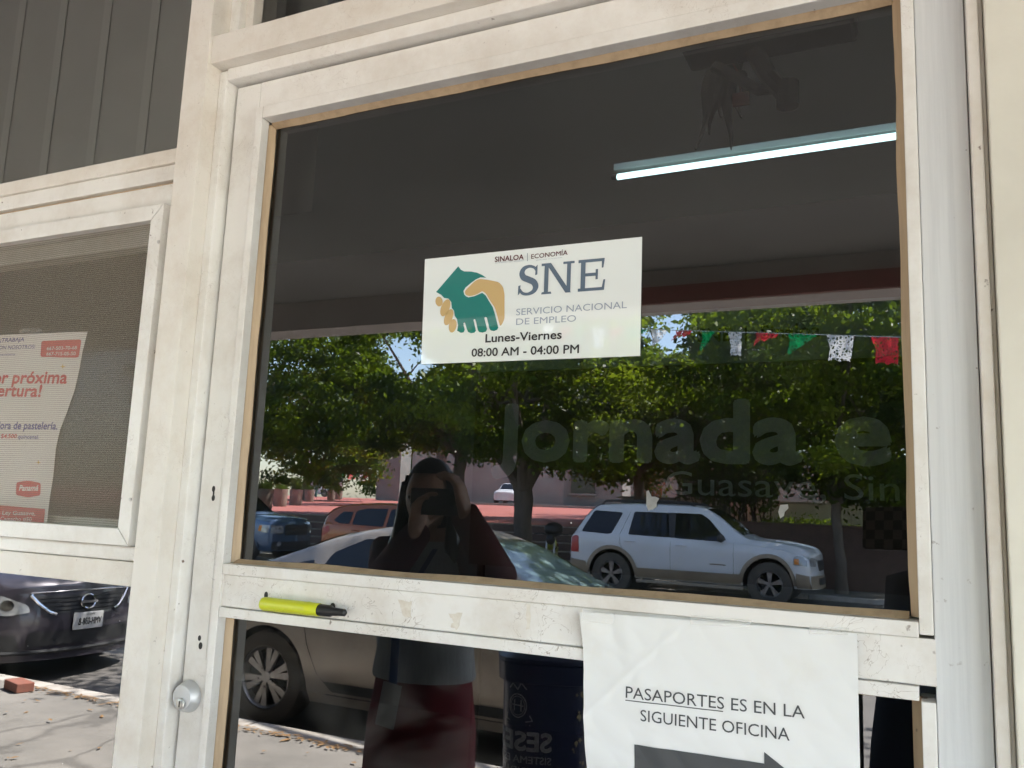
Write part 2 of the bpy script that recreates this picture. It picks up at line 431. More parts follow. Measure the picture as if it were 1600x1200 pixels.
door = thing('door', 'cream aluminium door with two glass panes, wooden glazing beads and a round deadbolt', 'door', (-.44, 0, 0.0))
DT = 2.0545
MB().box(-.8985,-.8530,-.0220,.022,.02,DT).build('stile', 'frame', door, bevel=.0025)
MB().box(-.8528,-.8405,-.0275,-.0122,.02,2.0130).build('stile_edge', 'frame', door, bevel=.0012)
MB().box(.0078,.0515,-.0225,.022,.02,DT).build('stile', 'stile', door, bevel=.0012)
MB().box(-.8528,.0076,-.0220,.022,2.0135,DT).build('rail', 'frame', door, bevel=.0012)
MB().box(-.8528,.0096,-.0225,.022,1.3090,1.3505).build('rail', 'rail', door, bevel=.0016)
MB().box(-.8528,.0076,-.0220,.022,.02,.22).build('rail', 'frame', door, bevel=.0016)
# snap-in glazing stops
def stops(z0, z1, pr):
    MB().box(-.0045,.0074,-.0275,.02,z0-.012,z1+.012).build('glazing_stop', 'frame', pr, bevel=.0012)
stops(1.366, 1.995, door)
MB().box(-.8395,-.0047,-.0280,.02,1.9945,2.0130).build('glazing_stop', 'frame', door, bevel=.0012)
MB().box(-.8395,-.0047,-.0275,.02,1.3510,1.3650).build('glazing_stop', 'rail', door, bevel=.0012)
MB().box(-.8395,-.0060,-.0275,.02,1.2960,1.3085).build('glazing_stop', 'rail', door, bevel=.0012)
stops(.22, 1.284, door)
# wood beads round both panes
def wob(a, n, w):
    random.seed(n); return a + random.uniform(-w, w)
def beads(x0, x1, z0, z1, pr):
    def strip(axis, lo, hi, a, b, seed):
        random.seed(seed); n = 40; rings = []
        for i in range(n+1):
            t = lo+(hi-lo)*i/n; e = .0007*math.sin(i*.55+seed)+random.uniform(-.0003,.0003)
            a1, b1 = (a, b+e) if b > a else (a, b+e)
            c1 = a+(b1-a)*.22
            if axis == 'x': rings.append([(t,-.0120,a),(t,.0003,a),(t,.0003,b1),(t,-.0008,b1),(t,-.0120,c1)])
            else: rings.append([(a,-.0120,t),(a,.0003,t),(b1,.0003,t),(b1,-.0008,t),(c1,-.0120,t)])
        MB().loft(rings).build('glazing_bead', 'bead', pr)
    strip('z', z0-.005, z1+.005, x0-.0125, x0+.001, 1); strip('z', z0-.004, z1+.004, x1+.0125, x1, 2)
    strip('x', x0-.001, x1-.0005, z1+.0085, z1, 3); strip('x', x0-.001, x1-.0005, z0-.0085, z0, 4)
beads(-.838, -.012, 1.3710, 1.9890, door)
beads(-.838, -.012, .225, 1.2920, door)
pane('upper_pane', -.842, -.008, 1.367, 1.993, .0005, 'glass', door)
pane('lower_pane', -.842, -.008, .222, 1.296, .0005, 'glass2', door)
# lever lock leftovers: keyhole slots, screw holes, patched plate
def dot(px, py, rx, rz, y, pr, m='gapdark', name='hole'):
    p = at(px, py, y)
    MB().poly(circ(p.x, p.z, rx, 16, rz), lambda a,b,d: (a, y-.0006+d, b), .0005).build(name, m, pr)
m_ = MB(); q_ = [at(*p, -.022) for p in ((325,733),(348,732),(322,1031),(296,1029))]
m_.poly([(p.x,p.z) for p in q_], lambda a,b,d: (a,-.0228+d,b), .001); m_.build('filler_plate', 'frame', door, bevel=.0003)
for px, py, rx, rz in ((334,764,.0028,.0042),(333.5,778,.0028,.0042),(312,997,.0026,.0036),(313.5,1009,.0032,.0046)): dot(px, py, rx, rz, -.0228, door)
dot(334,771,.0012,.0075,-.0229,door)
for px, py, rx, rz in ((416,930,.003,.0045),(520,948,.0038,.0048)): dot(px, py, rx, rz, -.0225, door)
# deadbolt
dbp = at(289, 1089, -.03)
dl = MB().lathe([(.0205,0),(.0205,-.003),(.0192,-.006),(.0172,-.0115),(.0155,-.0138),(.001,-.0146)], (dbp.x, -.0222, dbp.z), 'Y', 40).build('deadbolt', 'chrome', door, smooth=True)
MB().lathe([(.0072,0),(.0072,-.0022),(.0062,-.003),(.001,-.0031)], (dbp.x+.001, -.0366, dbp.z-.007), 'Y', 24).build('key_cylinder', 'steel', dl, smooth=True)
MB().box(dbp.x+.0002, dbp.x+.0018, -.0403, -.0394, dbp.z-.0110, dbp.z-.0035).build('keyway', 'gapdark', dl)
# door closer on the room side of the top rail
clo = thing('door_closer', 'dark hydraulic door closer with folded arm behind the top of the door glass', 'door closer', (-.15, .06, 2.02))
MB().box(-.245,-.05,.03,.085,2.002,2.045).build('body', 'black', clo, bevel=.006)
MB().tube([(-.165,.06,2.005),(-.150,.075,1.975),(-.128,.075,1.945)], .011, 8).build('arm', 'black', clo)
MB().tube([(-.215,.07,2.0),(-.165,.10,1.972),(-.128,.075,1.957)], .007, 8).build('arm', 'black', clo)
MB().lathe([(.013,0),(.013,.03)], (-.128,.075,1.932), 'Z', 14).build('pivot', 'black', clo)
# dried aloe leaves with a red packet, hung up for luck
alo = thing('hanging_charm', 'dried aloe leaves tied with a small red packet hanging inside the door glass', 'charm', (-.204, .11, 2.03))
M['dryleaf'] = mat('dried_leaf', (.014,.013,.011), .9, c2=(.008,.007,.006), nscale=20)
M['redbag'] = mat('red_packet', (.20,.02,.015), .6)
for dx0, dx1, z1, w in ((-.012,-.040,1.912,.011),(-.004,-.022,1.93,.012),(.004,.0,1.905,.011),(.0,-.012,1.95,.012),(.002,.012,1.945,.010)):
    rg = []
    for i in range(9):
        t = i/8; x = -.204+dx0+(dx1-dx0)*t+.004*math.sin(t*7+dx0*300); z = 2.03+(z1-2.03)*t; ww = w*(1-t)**.6*(.6+.4*math.sin(1+t*3))+.001
        rg.append([(x-ww,.11,z),(x,.106,z),(x+ww,.11,z),(x,.114,z)])
    MB().loft(rg).build('leaf', 'dryleaf', alo)
MB().box(-.197,-.176,.098,.104,1.956,1.973).build('packet', 'redbag', alo, bevel=.002)
MB().sphere((-.188,.105,1.995), (.009,.007,.010)).build('bead', 'dryleaf', alo, smooth=True)
MB().tube([(-.204,.105,2.03),(-.190,.101,2.0),(-.187,.101,1.973)], .0012, 5).build('string', 'redbag', alo)

# ---- window to the left of the door
win = thing('window', 'cream aluminium shop window with insect screen, tall pane above and a low pane below', 'window', (-1.6, 0, 0))
WX0, WX1 = -2.35, -.9645
MB().box(WX0,WX1,-.045,.05,1.9425,1.9650).build('rail', 'cream', win, bevel=.0015)
MB().box(WX0,WX1,-.040,.05,1.9180,1.9423).build('rail', 'frame', win, bevel=.0015)
MB().box(WX0,WX1,-.032,.05,1.9120,1.9178).build('rail', 'bead', win, bevel=.001)
MB().box(WX0,WX1,-.040,.05,1.8735,1.9118).build('rail', 'frame', win, bevel=.0015)
MB().box(WX0,WX1,-.040,.05,1.3585,1.3790).build('rail', 'frame', win, bevel=.003)
MB().box(WX0,WX1,-.043,.05,1.3245,1.3580).build('rail', 'cream', win, bevel=.0015)
MB().box(WX0,WX1,-.045,.05,.10,.20).build('rail', 'cream', win, bevel=.002)
MB().box(-.985,WX1,-.0385,.05,1.3792,1.8733).build('jamb', 'cream', win, bevel=.001)
MB().box(WX0-.05,WX0-.0005,-.065,.05,0,2.9).build('post', 'cream', win, bevel=.0016)
pane('upper_pane', WX0, WX1, 1.9650, 2.9, -.012, 'glass5', win)
pane('lower_pane', WX0, WX1, .20, 1.3245, -.004, 'glass2', win)
pane('middle_pane', WX0, -.985, 1.379, 1.8735, .012, 'glass4', win)
# insect screen: mitred flat frame standing proud
sash = MB()
sx0, sx1, sz0, sz1, sw = -2.30, -.9835, 1.3805, 1.8735, .0235
def mitre(mb, q):
    o4 = [(sx0,sz0),(sx1,sz0),(sx1,sz1),(sx0,sz1)]; i4 = [(sx0+sw,sz0+sw),(sx1-sw,sz0+sw),(sx1-sw,sz1-sw),(sx0+sw,sz1-sw)]
    a, b = q, (q+1)%4; e = .0004
    pts = [o4[a], o4[b], i4[b], i4[a]]; c = (sum(p[0] for p in pts)/4, sum(p[1] for p in pts)/4)
    pts = [(p[0]+(c[0]-p[0])*.0006, p[1]+(c[1]-p[1])*.006) for p in pts]
    mb.poly(pts, lambda x,z,d: (x, -.060+d, z), .020)
scr = MB()
for q in range(4):
    m_ = MB(); mitre(m_, q); m_.build('screen_frame', 'frame', win, bevel=.0012)
MB().box(sx0+.02,sx1-.02,-.047,-.0465,sz0+.02,sz1-.02).build('insect_screen', 'screen', win)
MB().box(sx0+.02,sx1-.03,.022,.05,1.846,1.873).build('inner_rail', 'frame', win)
MB().box(sx0+.02,sx1-.03,.022,.05,1.379,1.412).build('inner_rail', 'frame', win)
for px, py in ((203.5,1020*.25+500+.0),(212,781)):
    pass
for px, py in ((248,378),(204,780.5)):
    p = at(px, py, -.0602); MB().lathe([(.0028,0),(.0025,-.0012),(.0008,-.0016)], (p.x,-.0602,p.z), 'Y', 14).build('screw', 'steel', win)
# vertical blinds behind the upper pane
bl = thing('vertical_blinds', 'pale grey vertical blinds hanging behind the upper window pane', 'blinds', (-1.65, .10, 2.9))
M['blind'] = mat('blind_fabric', (.66,.64,.60), .8, c2=(.56,.54,.51), nscale=2); M['blindhem'] = mat('blind_hem', (.71,.69,.65), .8)
for i in range(14):
    xc = -2.62+.131*i; a = math.radians(2)
    rg = []
    for z in (1.90, 2.95):
        rg.append([(xc+u*.070*math.cos(a), .10+u*.070*math.sin(a)+.002*(1-u*u)+d, z) for u,d in ((-1,0),(-.5,0),(0,0),(.5,0),(1,0),(1,.0006),(.5,.0006),(0,.0006),(-.5,.0006),(-1,.0006))])
    sl_ = MB().loft(rg).build('slat', 'blind', bl)
    xe_ = xc-.070*math.cos(a); ye_ = .10-.070*math.sin(a)
    MB().box(xe_-.003, xe_+.019, ye_-.0010, ye_-.0006, 1.90, 2.95).build('hem', 'blindhem', sl_)  # paler strip paints in the bright streak where slat edges overlap

# ---- masonry round the shopfront, porch roof
bw = thing('shop_building', 'cream shop building wall to the right of the door and its porch', 'building', (0, 0, 0))
MB().box(.0670,7,-.048,.20,-.2,3.2).build('wall', 'wall', bw, bevel=.0015)
MB().box(-.9185,.0668,-.03,.2,2.9,3.2).build('wall', 'wall', bw)
MB().box(-14,-.9187,-.03,.2,2.9,3.2).build('wall', 'wall', bw)
MB().box(-14,WX0-.0505,-.03,.2,-.2,2.9).build('wall', 'wall', bw)
MB().box(WX0-.05,-.9645,-.03,.2,-.2,.10).build('wall', 'wall', bw)
M['ceil'] = mat('grey_porch_ceiling', (.30,.295,.29), .9, c2=(.22,.215,.21), nscale=1.2, bump=.1)
M['beam'] = mat('porch_beam', (.62,.56,.54), .85, c2=(.52,.46,.45), nscale=2.5)
M['maroon'] = mat('maroon_beam_paint', (.40,.15,.14), .8, c2=(.32,.12,.11), nscale=3)
MB().box(-14,7,-3.08,-.048,2.66,2.85).build('porch_ceiling', 'ceil', bw)
MB().box(-14,7,-3.30,-3.08,2.485,2.85).build('porch_beam', 'beam', bw, bevel=.004)
MB().box(-1.62,7,-3.08,-3.065,2.49,2.575).build('beam_board', 'maroon', bw)
MB().box(-14,7,-3.30,.3,2.851,3.2).build('roof', 'ceil', bw)
# ---- room behind
M['roomceil'] = mat('white_ceiling', (.75,.76,.75), .9)
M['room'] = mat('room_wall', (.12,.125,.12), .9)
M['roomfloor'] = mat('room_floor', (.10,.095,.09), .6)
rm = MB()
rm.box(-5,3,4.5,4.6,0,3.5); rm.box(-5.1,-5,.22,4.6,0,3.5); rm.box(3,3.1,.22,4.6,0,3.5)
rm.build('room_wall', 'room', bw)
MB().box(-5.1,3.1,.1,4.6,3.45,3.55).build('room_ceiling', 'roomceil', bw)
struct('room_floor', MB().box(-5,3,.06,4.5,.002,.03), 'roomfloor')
lamp = thing('tube_lamp', 'lit fluorescent tube on a white batten under the office ceiling', 'lamp', (-.3, 2.0, 2.95))
M['tube'] = emit_mat('lit_tube', (.60,.94,.98), .42)
M['batten'] = mat('lamp_batten', (.6,.65,.63), .5)
ya, yb = 2.0, 1.93
MB().tube([(-.999,2.0,2.712),(.22,1.93,2.69)], .0115, 14).build('tube', 'tube', lamp, smooth=True)
MB().tube([(-1.02,2.0,2.715),(-.999,2.0,2.712)], .012, 12).build('cap', 'black', lamp)
bt = MB(); bt.add([(-1.03,2.04,2.758),(.25,1.97,2.728),(.25,2.06,2.728),(-1.03,2.13,2.758),(-1.03,2.04,2.785),(.25,1.97,2.755),(.25,2.06,2.755),(-1.03,2.13,2.785)],
       [(3,2,1,0),(4,5,6,7),(0,1,5,4),(1,2,6,5),(2,3,7,6),(3,0,4,7)]); bt.build('batten', 'batten', lamp, bevel=.004)
MB().tube([(.10,2.06,2.77),(.10,2.06,3.45)], .006, 6).build('hanger', 'batten', lamp)
# event banner standing in the room
ban = thing('banner', 'dark banner with large grey green lettering inside the office behind the door glass', 'banner', (-.35, 1.2, 0))
M['bancloth'] = mat('dark_banner_cloth', (.07,.060,.058), .8)
M['banteal'] = mat('banner_header', (.26,.36,.36), .8)
M['banlet'] = mat('banner_letters', (.42,.50,.50), .8)
MB().box(-1.13,.75,1.2,1.212,1.30,1.833).build('cloth', 'bancloth', ban)
MB().box(-1.13,.75,1.197,1.209,1.836,1.975).build('header', 'banteal', ban)
wb = lambda x0, z0, y: (lambda a, b: (x0+a, y, z0+b))
BAN = ban
text('SNE  |  Sinaloa', .05, wb(-.50,1.89,1.195), 'blackmatt', parent=ban, bold=.02)
for x in (-1.1,.7): MB().tube([(x,1.22,0.03),(x,1.22,1.98)], .012, 8).build('pole', 'black', ban)
M['deskwood'] = mat('desk', (.12,.09,.06), .6)

# ------------------------------------------------------------------ paper goods on the shopfront
def textfit(s, p0, p1, cap_px, y, m, parent, bold=0, name='lettering', yfn=None, shear=0, capr=None):
    """a line of lettering fitted between two measured points of its baseline"""
    P0, P1 = at(*p0, y), at(*p1, y)
    H = (at(p0[0], p0[1]-cap_px, y)-P0).length; size = H/(capr or CAPR)
    e1 = (P1-P0); L = e1.length; e1.normalize(); e2 = Vector((0,0,1))
    cu = bpy.data.curves.new('t','FONT'); cu.body = s; cu.size = 1; cu.resolution_u = 3; cu.shear = shear
    if FONT: cu.font = FONT
    o = bpy.data.objects.new('t', cu); COL.objects.link(o); me = o.to_mesh()
    vs = [v.co.copy() for v in me.vertices]; fs = [tuple(p.vertices) for p in me.polygons]
    o.to_mesh_clear(); bpy.data.objects.remove(o); bpy.data.curves.remove(cu)
    x0 = min(v.x for v in vs); x1 = max(v.x for v in vs)
    res = MB()
    for k in range(9 if bold else 1):          # bold weight: the outline thickened all round, layers a hair apart
        ox, oy = (0,0) if k == 0 else (bold*.7*math.cos(k*.785), bold*.7*math.sin(k*.785))
        out = []
        for v in vs:
            q = P0 + e1*((v.x-x0)/(x1-x0)*L+ox*size) + e2*((v.y+oy)*size)
            if yfn: q.y = yfn(q.x, q.z)
            q.y -= 4e-6*k; out.append(q)
        res.add(out, fs)
    return res.build(name, m, parent, fix=False)
def pxpoly(mb, pts, y, fn=lambda p: p, th=None):
    q = [at(*fn(p), y) for p in pts]
    return mb.poly([(a.x, a.z) for a in q], lambda a,b,d: (a, y+d, b), th)
M['sne_green'] = mat('teal_print', (.014,.20,.18), .03, spec=1.0)
M['sne_tan'] = mat('tan_print', (.60,.42,.19), .03, spec=1.0)
M['sne_grey'] = mat('slate_print', (.115,.16,.22), .03, spec=1.0)
M['sne_light'] = mat('pale_slate_print', (.33,.39,.47), .03, spec=1.0)
M['sne_wine'] = mat('wine_print', (.085,.006,.015), .03, spec=1.0)
SY = -.0012
tl, tr, brr, bll = at(664,405,SY), at(1003,370,SY), at(1000,556,SY), at(658,569,SY)
sign = thing('office_sign', 'white paper sign stuck on the door glass with clasped hands emblem and opening hours', 'sign', ((tl.x+tr.x)/2, SY, bll.z))
MB().poly([(tl.x,tl.z),(tr.x,tr.z),(brr.x,brr.z),(bll.x,bll.z)], lambda a,b,d: (a, SY+d, b), .0010).build('sheet', 'signpaper', sign)
e75 = lambda p: (640+p[0]/7.5, 380+p[1]/7.5)
e4 = lambda p: (640+p[0]/4, 350+p[1]/4)
green = [(570,270),(600,310),(640,330),(720,332),(790,345),(850,372),(900,405),(830,400),(775,425),(720,465),(655,520),(632,560),(640,600),(660,622),(690,634),(760,620),(850,580),(890,610),(925,670),(975,750),(1000,830),(1040,990),(1025,1015),(990,1030),(950,1022),(935,1000),(912,900),(905,872),(890,864),(876,875),(884,910),(908,1005),(895,1035),(855,1048),(815,1040),(800,1020),(778,920),(768,893),(758,888),(748,900),(756,930),(777,1025),(760,1048),(720,1055),(685,1040),(672,1010),(652,940),(642,928),(630,938),(634,970),(646,1015),(632,1045),(600,1050),(557,1025),(568,960),(555,890),(528,850),(520,790),(495,760),(488,690),(455,650),(405,642),(370,605),(310,572)]
tan = rpoly([(820,418),(920,430),(1045,455),(1095,510),(1112,600),(1112,880),(1095,930),(1062,978),(1040,900),(1000,755),(940,670),(905,605),(880,578),(850,562),(790,600),(705,624),(655,605),(645,565),(680,525),(770,440)], 30)
pxpoly(MB(), green, SY-.0004, e75).build('emblem', 'sne_green', sign)
hand = MB(); pxpoly(hand, tan, SY-.0005, e75)
def rotell(c, a, b, d, n=20):
    L = math.hypot(*d); ux, uy = d[0]/L, d[1]/L
    return [(c[0]+a*math.cos(t)*ux-b*math.sin(t)*uy, c[1]+a*math.cos(t)*uy+b*math.sin(t)*ux) for t in (2*math.pi*k/n for k in range(n))]
for c, a, b, d in (((345,683),58,42,(0.1,1)),((418,757),105,50,(-65,170)),((458,867),100,46,(-65,170)),((505,968),80,45,(-30,150))):
    pxpoly(hand, rotell(c,a,b,d), SY-.0005, e75)
hand.build('emblem', 'sne_tan', sign)
# the three large serif letters, drawn as outlines
B0 = at(640+675/4, 350+452/4, SY); B1 = at(640+1218/4, 350+412/4, SY); BT = at(640+675/4, 350+262/4, SY)
ux = (B1-B0)/543.0; uz = (BT.z-B0.z)/188.0
_k = [0]
def glyph(mb, pts):
    _k[0] += 1; yy = SY-.00045-.00002*(_k[0] % 12)
    q = [B0+ux*a for a,b in pts]
    mb.poly([(p.x, p.z+b*uz) for p,(a,b) in zip(q, pts)], lambda a,b,d: (a, yy, b))
gl = MB()
def crom(P, n=6):
    out = []
    for i in range(len(P)-1):
        p0, p1, p2, p3 = P[max(i-1,0)], P[i], P[i+1], P[min(i+2,len(P)-1)]
        for k in range(n):
            t = k/n; out.append(tuple(.5*((2*p1[j])+(-p0[j]+p2[j])*t+(2*p0[j]-5*p1[j]+4*p2[j]-p3[j])*t*t+(-p0[j]+3*p1[j]-3*p2[j]+p3[j])*t**3) for j in range(len(p1))))
    out.append(P[-1]); return out
S = crom([(118,148,7),(103,168,8),(72,178,9),(38,168,13),(24,140,17),(36,113,19),(68,97,19),(102,79,19),(116,50,18),(102,22,13),(66,9,9),(32,16,9),(12,42,7)])
lft, rgt = [], []
for i,(a,b,w) in enumerate(S):
    a2,b2,_ = S[min(i+1,len(S)-1)]; a1,b1,_ = S[max(i-1,0)]
    L = math.hypot(a2-a1,b2-b1); nx, ny = -(b2-b1)/L, (a2-a1)/L
    lft.append((a+nx*w,b+ny*w)); rgt.append((a-nx*w,b-ny*w))
_k[0] += 1
for i in range(len(S)-1):
    q = [lft[i], lft[i+1], rgt[i+1], rgt[i]]
    gl.add([tuple((B0+ux*a+Vector((0,-.0005,b*uz)))) for a,b in q], [(0,1,2,3)])
glyph(gl, [(110,120),(124,124),(124,184),(112,172)]); glyph(gl, [(2,4),(14,16),(18,66),(3,62)])
glyph(gl, [(170,10),(196,10),(196,176),(170,176)]); glyph(gl, [(153,0),(218,0),(214,13),(157,13)]); glyph(gl, [(150,172),(206,172),(206,187),(150,187)])
glyph(gl, [(178,187),(210,187),(340,0),(306,0)]); glyph(gl, [(312,0),(336,0),(336,176),(312,176)]); glyph(gl, [(288,173),(358,173),(358,187),(288,187)])
glyph(gl, [(398,10),(426,10),(426,178),(398,178)]); glyph(gl, [(382,170),(540,170),(540,188),(382,188)]); glyph(gl, [(524,132),(534,132),(541,186),(524,186)])
glyph(gl, [(424,87),(496,87),(496,106),(424,106)]); glyph(gl, [(488,66),(502,66),(502,126),(488,126)])
glyph(gl, [(382,0),(540,0),(540,18),(382,18)]); glyph(gl, [(524,2),(541,2),(547,62),(536,62)])
gl.build('lettering', 'sne_grey', sign, fix=False)
T = lambda s, a, b, h, m, bold: textfit(s, e4(a), e4(b), h/4, SY-.0005, m, sign, bold)
T('SERVICIO NACIONAL', (665,571), (1357,525), 40, 'sne_light', .0)
T('DE EMPLEO', (665,631), (1040,609), 39, 'sne_light', .0)
T('SINALOA', (533,237), (712,221), 31, 'sne_wine', .03)
T('ECONOMÍA', (760,217), (987,192), 27, 'sne_wine', .015)
T('GOBIERNO DEL ESTADO', (533,247), (712,231), 5, 'sne_light', .0)
T('SECRETARÍA DE ECONOMÍA', (790,229), (955,212), 5, 'sne_light', .0)
pxpoly(MB(), [(735,182),(738,182),(738,232),(735,232)], SY-.0005, e4).build('lettering', 'sne_grey', sign)
T('Lunes-Viernes', (474,740), (949,716), 50, 'ink', .03)
T('08:00 AM - 04:00 PM', (387,829), (1057,806), 49, 'ink', .025)

textfit('Jornada e', (772,716), (1388,722), 80, 1.1975, 'banlet', BAN, .06)
textfit('Guasave, Sin', (1040,772), (1406,783), 36, 1.1975, 'banlet', BAN, 0)
# taped notice on the rail
nx0, nx1 = at(912,955,-.024).x, at(1340,985,-.024).x; nz1 = at(912,955,-.024).z; nz0 = nz1-.216
def note_y(x, z, off=0):
    t = max(0, min(1, (nz1-.062-z)/.12)); u = (x-nx0)/(nx1-nx0)
    crease = .0009*math.sin(u*23+z*60)*math.sin(z*95+u*7) + .0016*math.exp(-((u*.27+(nz1-z)-.11)/.006)**2) - .006*math.exp(-(u/.10)**2-((nz1-z)/.03)**2) - .003*math.exp(-((u-1)/.07)**2-((nz1-z)/.02)**2)
    return -.0295 - abs(crease) + .018*t*t*(1-u)**1.3 + .005*t*(u**2) + .0010*math.sin(u*9+z*40)*t - .0011*math.exp(-((u-.16-.25*(nz1-z)/.216)/.035)**2)*(1-.3*t) + off
note = thing('taped_notice', 'white taped paper notice sending passports to the next office with a thick arrow', 'notice', ((nx0+nx1)/2, -.024, nz0))
def notept(u, v, off=0):
    z = nz1-.216*v + .0038*u; x = nx0+(nx1-nx0)*u + .010*v*(1-u)**2 + .0012*math.sin(v*7)*(1-u)
    return (x, note_y(x, z, off), z)
nb = MB().grid(110, 84, lambda u,v: notept(u,v)); nb.grid(110, 84, lambda u,v: notept(u,v,.0004))
nb.build('sheet', 'paper', note, smooth='all', fix=False)
e8 = lambda p: (900+p[0]/2.286, 900+p[1]/2.286)
ny = lambda x, z: note_y(x, z, -.0005)
textfit('PASAPORTES ES EN LA', e8((184,431)), e8((820,505)), 17.8, -.024, 'greyink', note, 0, yfn=ny)
textfit('SIGUIENTE OFICINA', e8((236,514)), e8((766,584)), 17.8, -.024, 'greyink', note, 0, yfn=ny)
un = MB(); a, b = at(*e8((183,438)), -.024), at(*e8((530,478)), -.024)
un.grid(60, 1, lambda u,v: (a.x+(b.x-a.x)*u, ny(a.x+(b.x-a.x)*u, a.z+(b.z-a.z)*u), a.z+(b.z-a.z)*u-.0009*v)); un.build('lettering', 'greyink', note, fix=False)
p0 = at(*e8((213,598)), -.022); p1 = at(*e8((677,663)), -.022); hd = at(*e8((677,622)), -.022)
sh = .036; ar = MB(); hw = hd.z-p1.z
ar.grid(40, 8, lambda u,v: (p0.x+(p1.x-p0.x)*u, ny(p0.x+(p1.x-p0.x)*u, p0.z+(p1.z-p0.z)*u-sh*v)-.0003, p0.z+(p1.z-p0.z)*u-sh*v))
zc = p1.z-sh/2
ar.grid(10, 8, lambda u,v: (p1.x+.044*u, note_y(p1.x+.044*u, zc+(1-u)*(sh/2+hw)*(1-2*v), -.0008), zc+(1-u)*(sh/2+hw)*(1-2*v)))
ar.build('arrow', 'greyink', note, fix=False)
def tape_mat():
    m, nt, out = _new('clear_tape'); t = _n(nt,'ShaderNodeBsdfTransparent'); d = _n(nt,'ShaderNodeBsdfPrincipled')
    d.inputs['Base Color'].default_value = (.86,.85,.82,1); d.inputs['Roughness'].default_value = .10
    x = _n(nt,'ShaderNodeMixShader'); x.inputs[0].default_value = .24
    nt.links.new(t.outputs[0], x.inputs[1]); nt.links.new(d.outputs[0], x.inputs[2]); nt.links.new(x.outputs[0], out.inputs[0]); return m
M['tape'] = tape_mat()
def tapeq(pts, y, parent, seed):
    random.seed(seed); q = [at(*e8(p), y) for p in pts]
    def f(u,v):
        a = q[0].lerp(q[1],u).lerp(q[3].lerp(q[2],u), v); return (a.x, y-.0008*random.random(), a.z)
    MB().grid(12, 4, f).build('tape', 'tape', parent, fix=False, smooth='all')
tapeq([(25,118),(138,135),(134,172),(22,160)], -.0370, note, 1)
tapeq([(410,140),(628,158),(622,182),(408,172)], -.0320, note, 2)
tapeq([(835,180),(975,185),(970,210),(832,205)], -.0320, note, 3)
# gum left by old tape on the rail
M['gum'] = mat('old_tape_gum', (.75,.71,.64), .6, c2=(.62,.55,.46), nscale=120)
def gum(pts, seed):
    random.seed(seed); q = []
    for i in range(len(pts)):
        a, b = pts[i], pts[(i+1)%len(pts)]
        for k in range(4): q.append((a[0]+(b[0]-a[0])*k/4+random.uniform(-1.6,1.6), a[1]+(b[1]-a[1])*k/4+random.uniform(-1.6,1.6)))
    m_ = MB(); pxpoly(m_, q, -.0229, th=.0003); m_.build('tape_residue', 'gum', door)
gum([(622,938),(643,940),(642,965),(630,964),(626,952)], 4); gum([(700,958),(721,957),(716,984),(705,982),(708,968)], 5)
gum([(822,944),(829,944),(828,983),(823,983)], 6); gum([(204,963),(246,958),(232,1020),(208,1040),(214,1000)], 8) if False else None
# highlighter pen wedged in the old handle holes
M['hiyellow'] = mat('fluorescent_yellow_plastic', (.62,.66,.02), .35)
hp = thing('highlighter', 'yellow highlighter pen without its cap wedged across the door rail', 'pen', tuple(at(455,946,-.033)))
def along(px, py): return at(px, py, -.0325)
a0, a1 = along(409,943), along(499,953)
ax = (a1-a0).normalized(); Ln = (a1-a0).length
MB().tube([a0, a0+ax*.002, a0+ax*.006, a0+ax*Ln*.80, a0+ax*Ln*.82, a0+ax*Ln*.86, a0+ax*Ln],
          [.0055,.0078,.0087,.0084,.0088,.0080,.0080], 22).build('barrel', 'hiyellow', hp, smooth=True)
b1 = along(541,955)
L2 = (b1-a1).length
MB().tube([a1-ax*.001, a1+ax*.0015, a1+ax*L2*.42, a1+ax*L2*.5, a1+ax*L2*.95, a1+ax*L2], [.0070,.0073,.0070,.0052,.0042,.002], 20).build('tip', 'black', hp, smooth=True)

# paper scraps stuck to the glass
def scrap(pts, label):
    c = at(*pts[0], 0); t = thing('paper_scrap', label, 'paper scrap', (c.x, -.0005, c.z))
    m_ = MB(); pxpoly(m_, pts, -.0009, th=.0005); m_.build('scrap', 'paper_grey', t)
M['paper_grey'] = mat('weathered_paper', (.30,.30,.29), .8, c2=(.20,.20,.20), nscale=90)
scrap([(1010,768),(1013,766),(1018,776),(1024,776),(1030,779),(1026,785),(1026,792),(1020,796),(1013,798),(1010,790)], 'torn grey paper scrap stuck to the door glass above the white SUV roof')
scrap([(1219,789),(1231,788),(1232,794),(1226,800),(1225,806),(1219,810),(1216,800)], 'small pale paper scrap stuck to the door glass near the slender tree')

# poster inside the left window
M['poster'] = mat('poster_paper', (.80,.76,.72), .5)
M['p_red'] = mat('poster_red', (.60,.045,.045), .5)
M['p_violet'] = mat('poster_violet', (.10,.085,.30), .5)
M['p_gold'] = mat('poster_gold', (.65,.42,.05), .5)
M['p_white'] = mat('poster_white', (.85,.84,.82), .5)
PY = .0102
e3 = lambda p: (p[0]/3.427, 500+p[1]/3.427)
post = thing('job_poster', 'curling white bakery job poster with red and violet lettering behind the window screen', 'poster', tuple(at(60,820,PY)))
edge = [(468,62),(440,170),(425,260),(400,370),(355,500),(320,590),(298,690),(285,830),(265,960),(250,1092)]
outl = [(-420,92),(0,80)] + edge + [(-420,1075)]
po = MB(); pxpoly(po, outl, PY, e3, .0005); po.build('sheet', 'poster', post)
m_ = MB(); CB = lambda: m_.build('colour_block', 'p_red', post); pxpoly(m_, rpoly([(222,112),(436,104),(421,202),(216,198)],14), PY-.0004, e3); CB(); m_ = MB()
pxpoly(m_, rpoly([(88,868),(150,860),(218,872),(216,940),(150,950),(85,938)],14), PY-.0004, e3); CB(); m_ = MB()
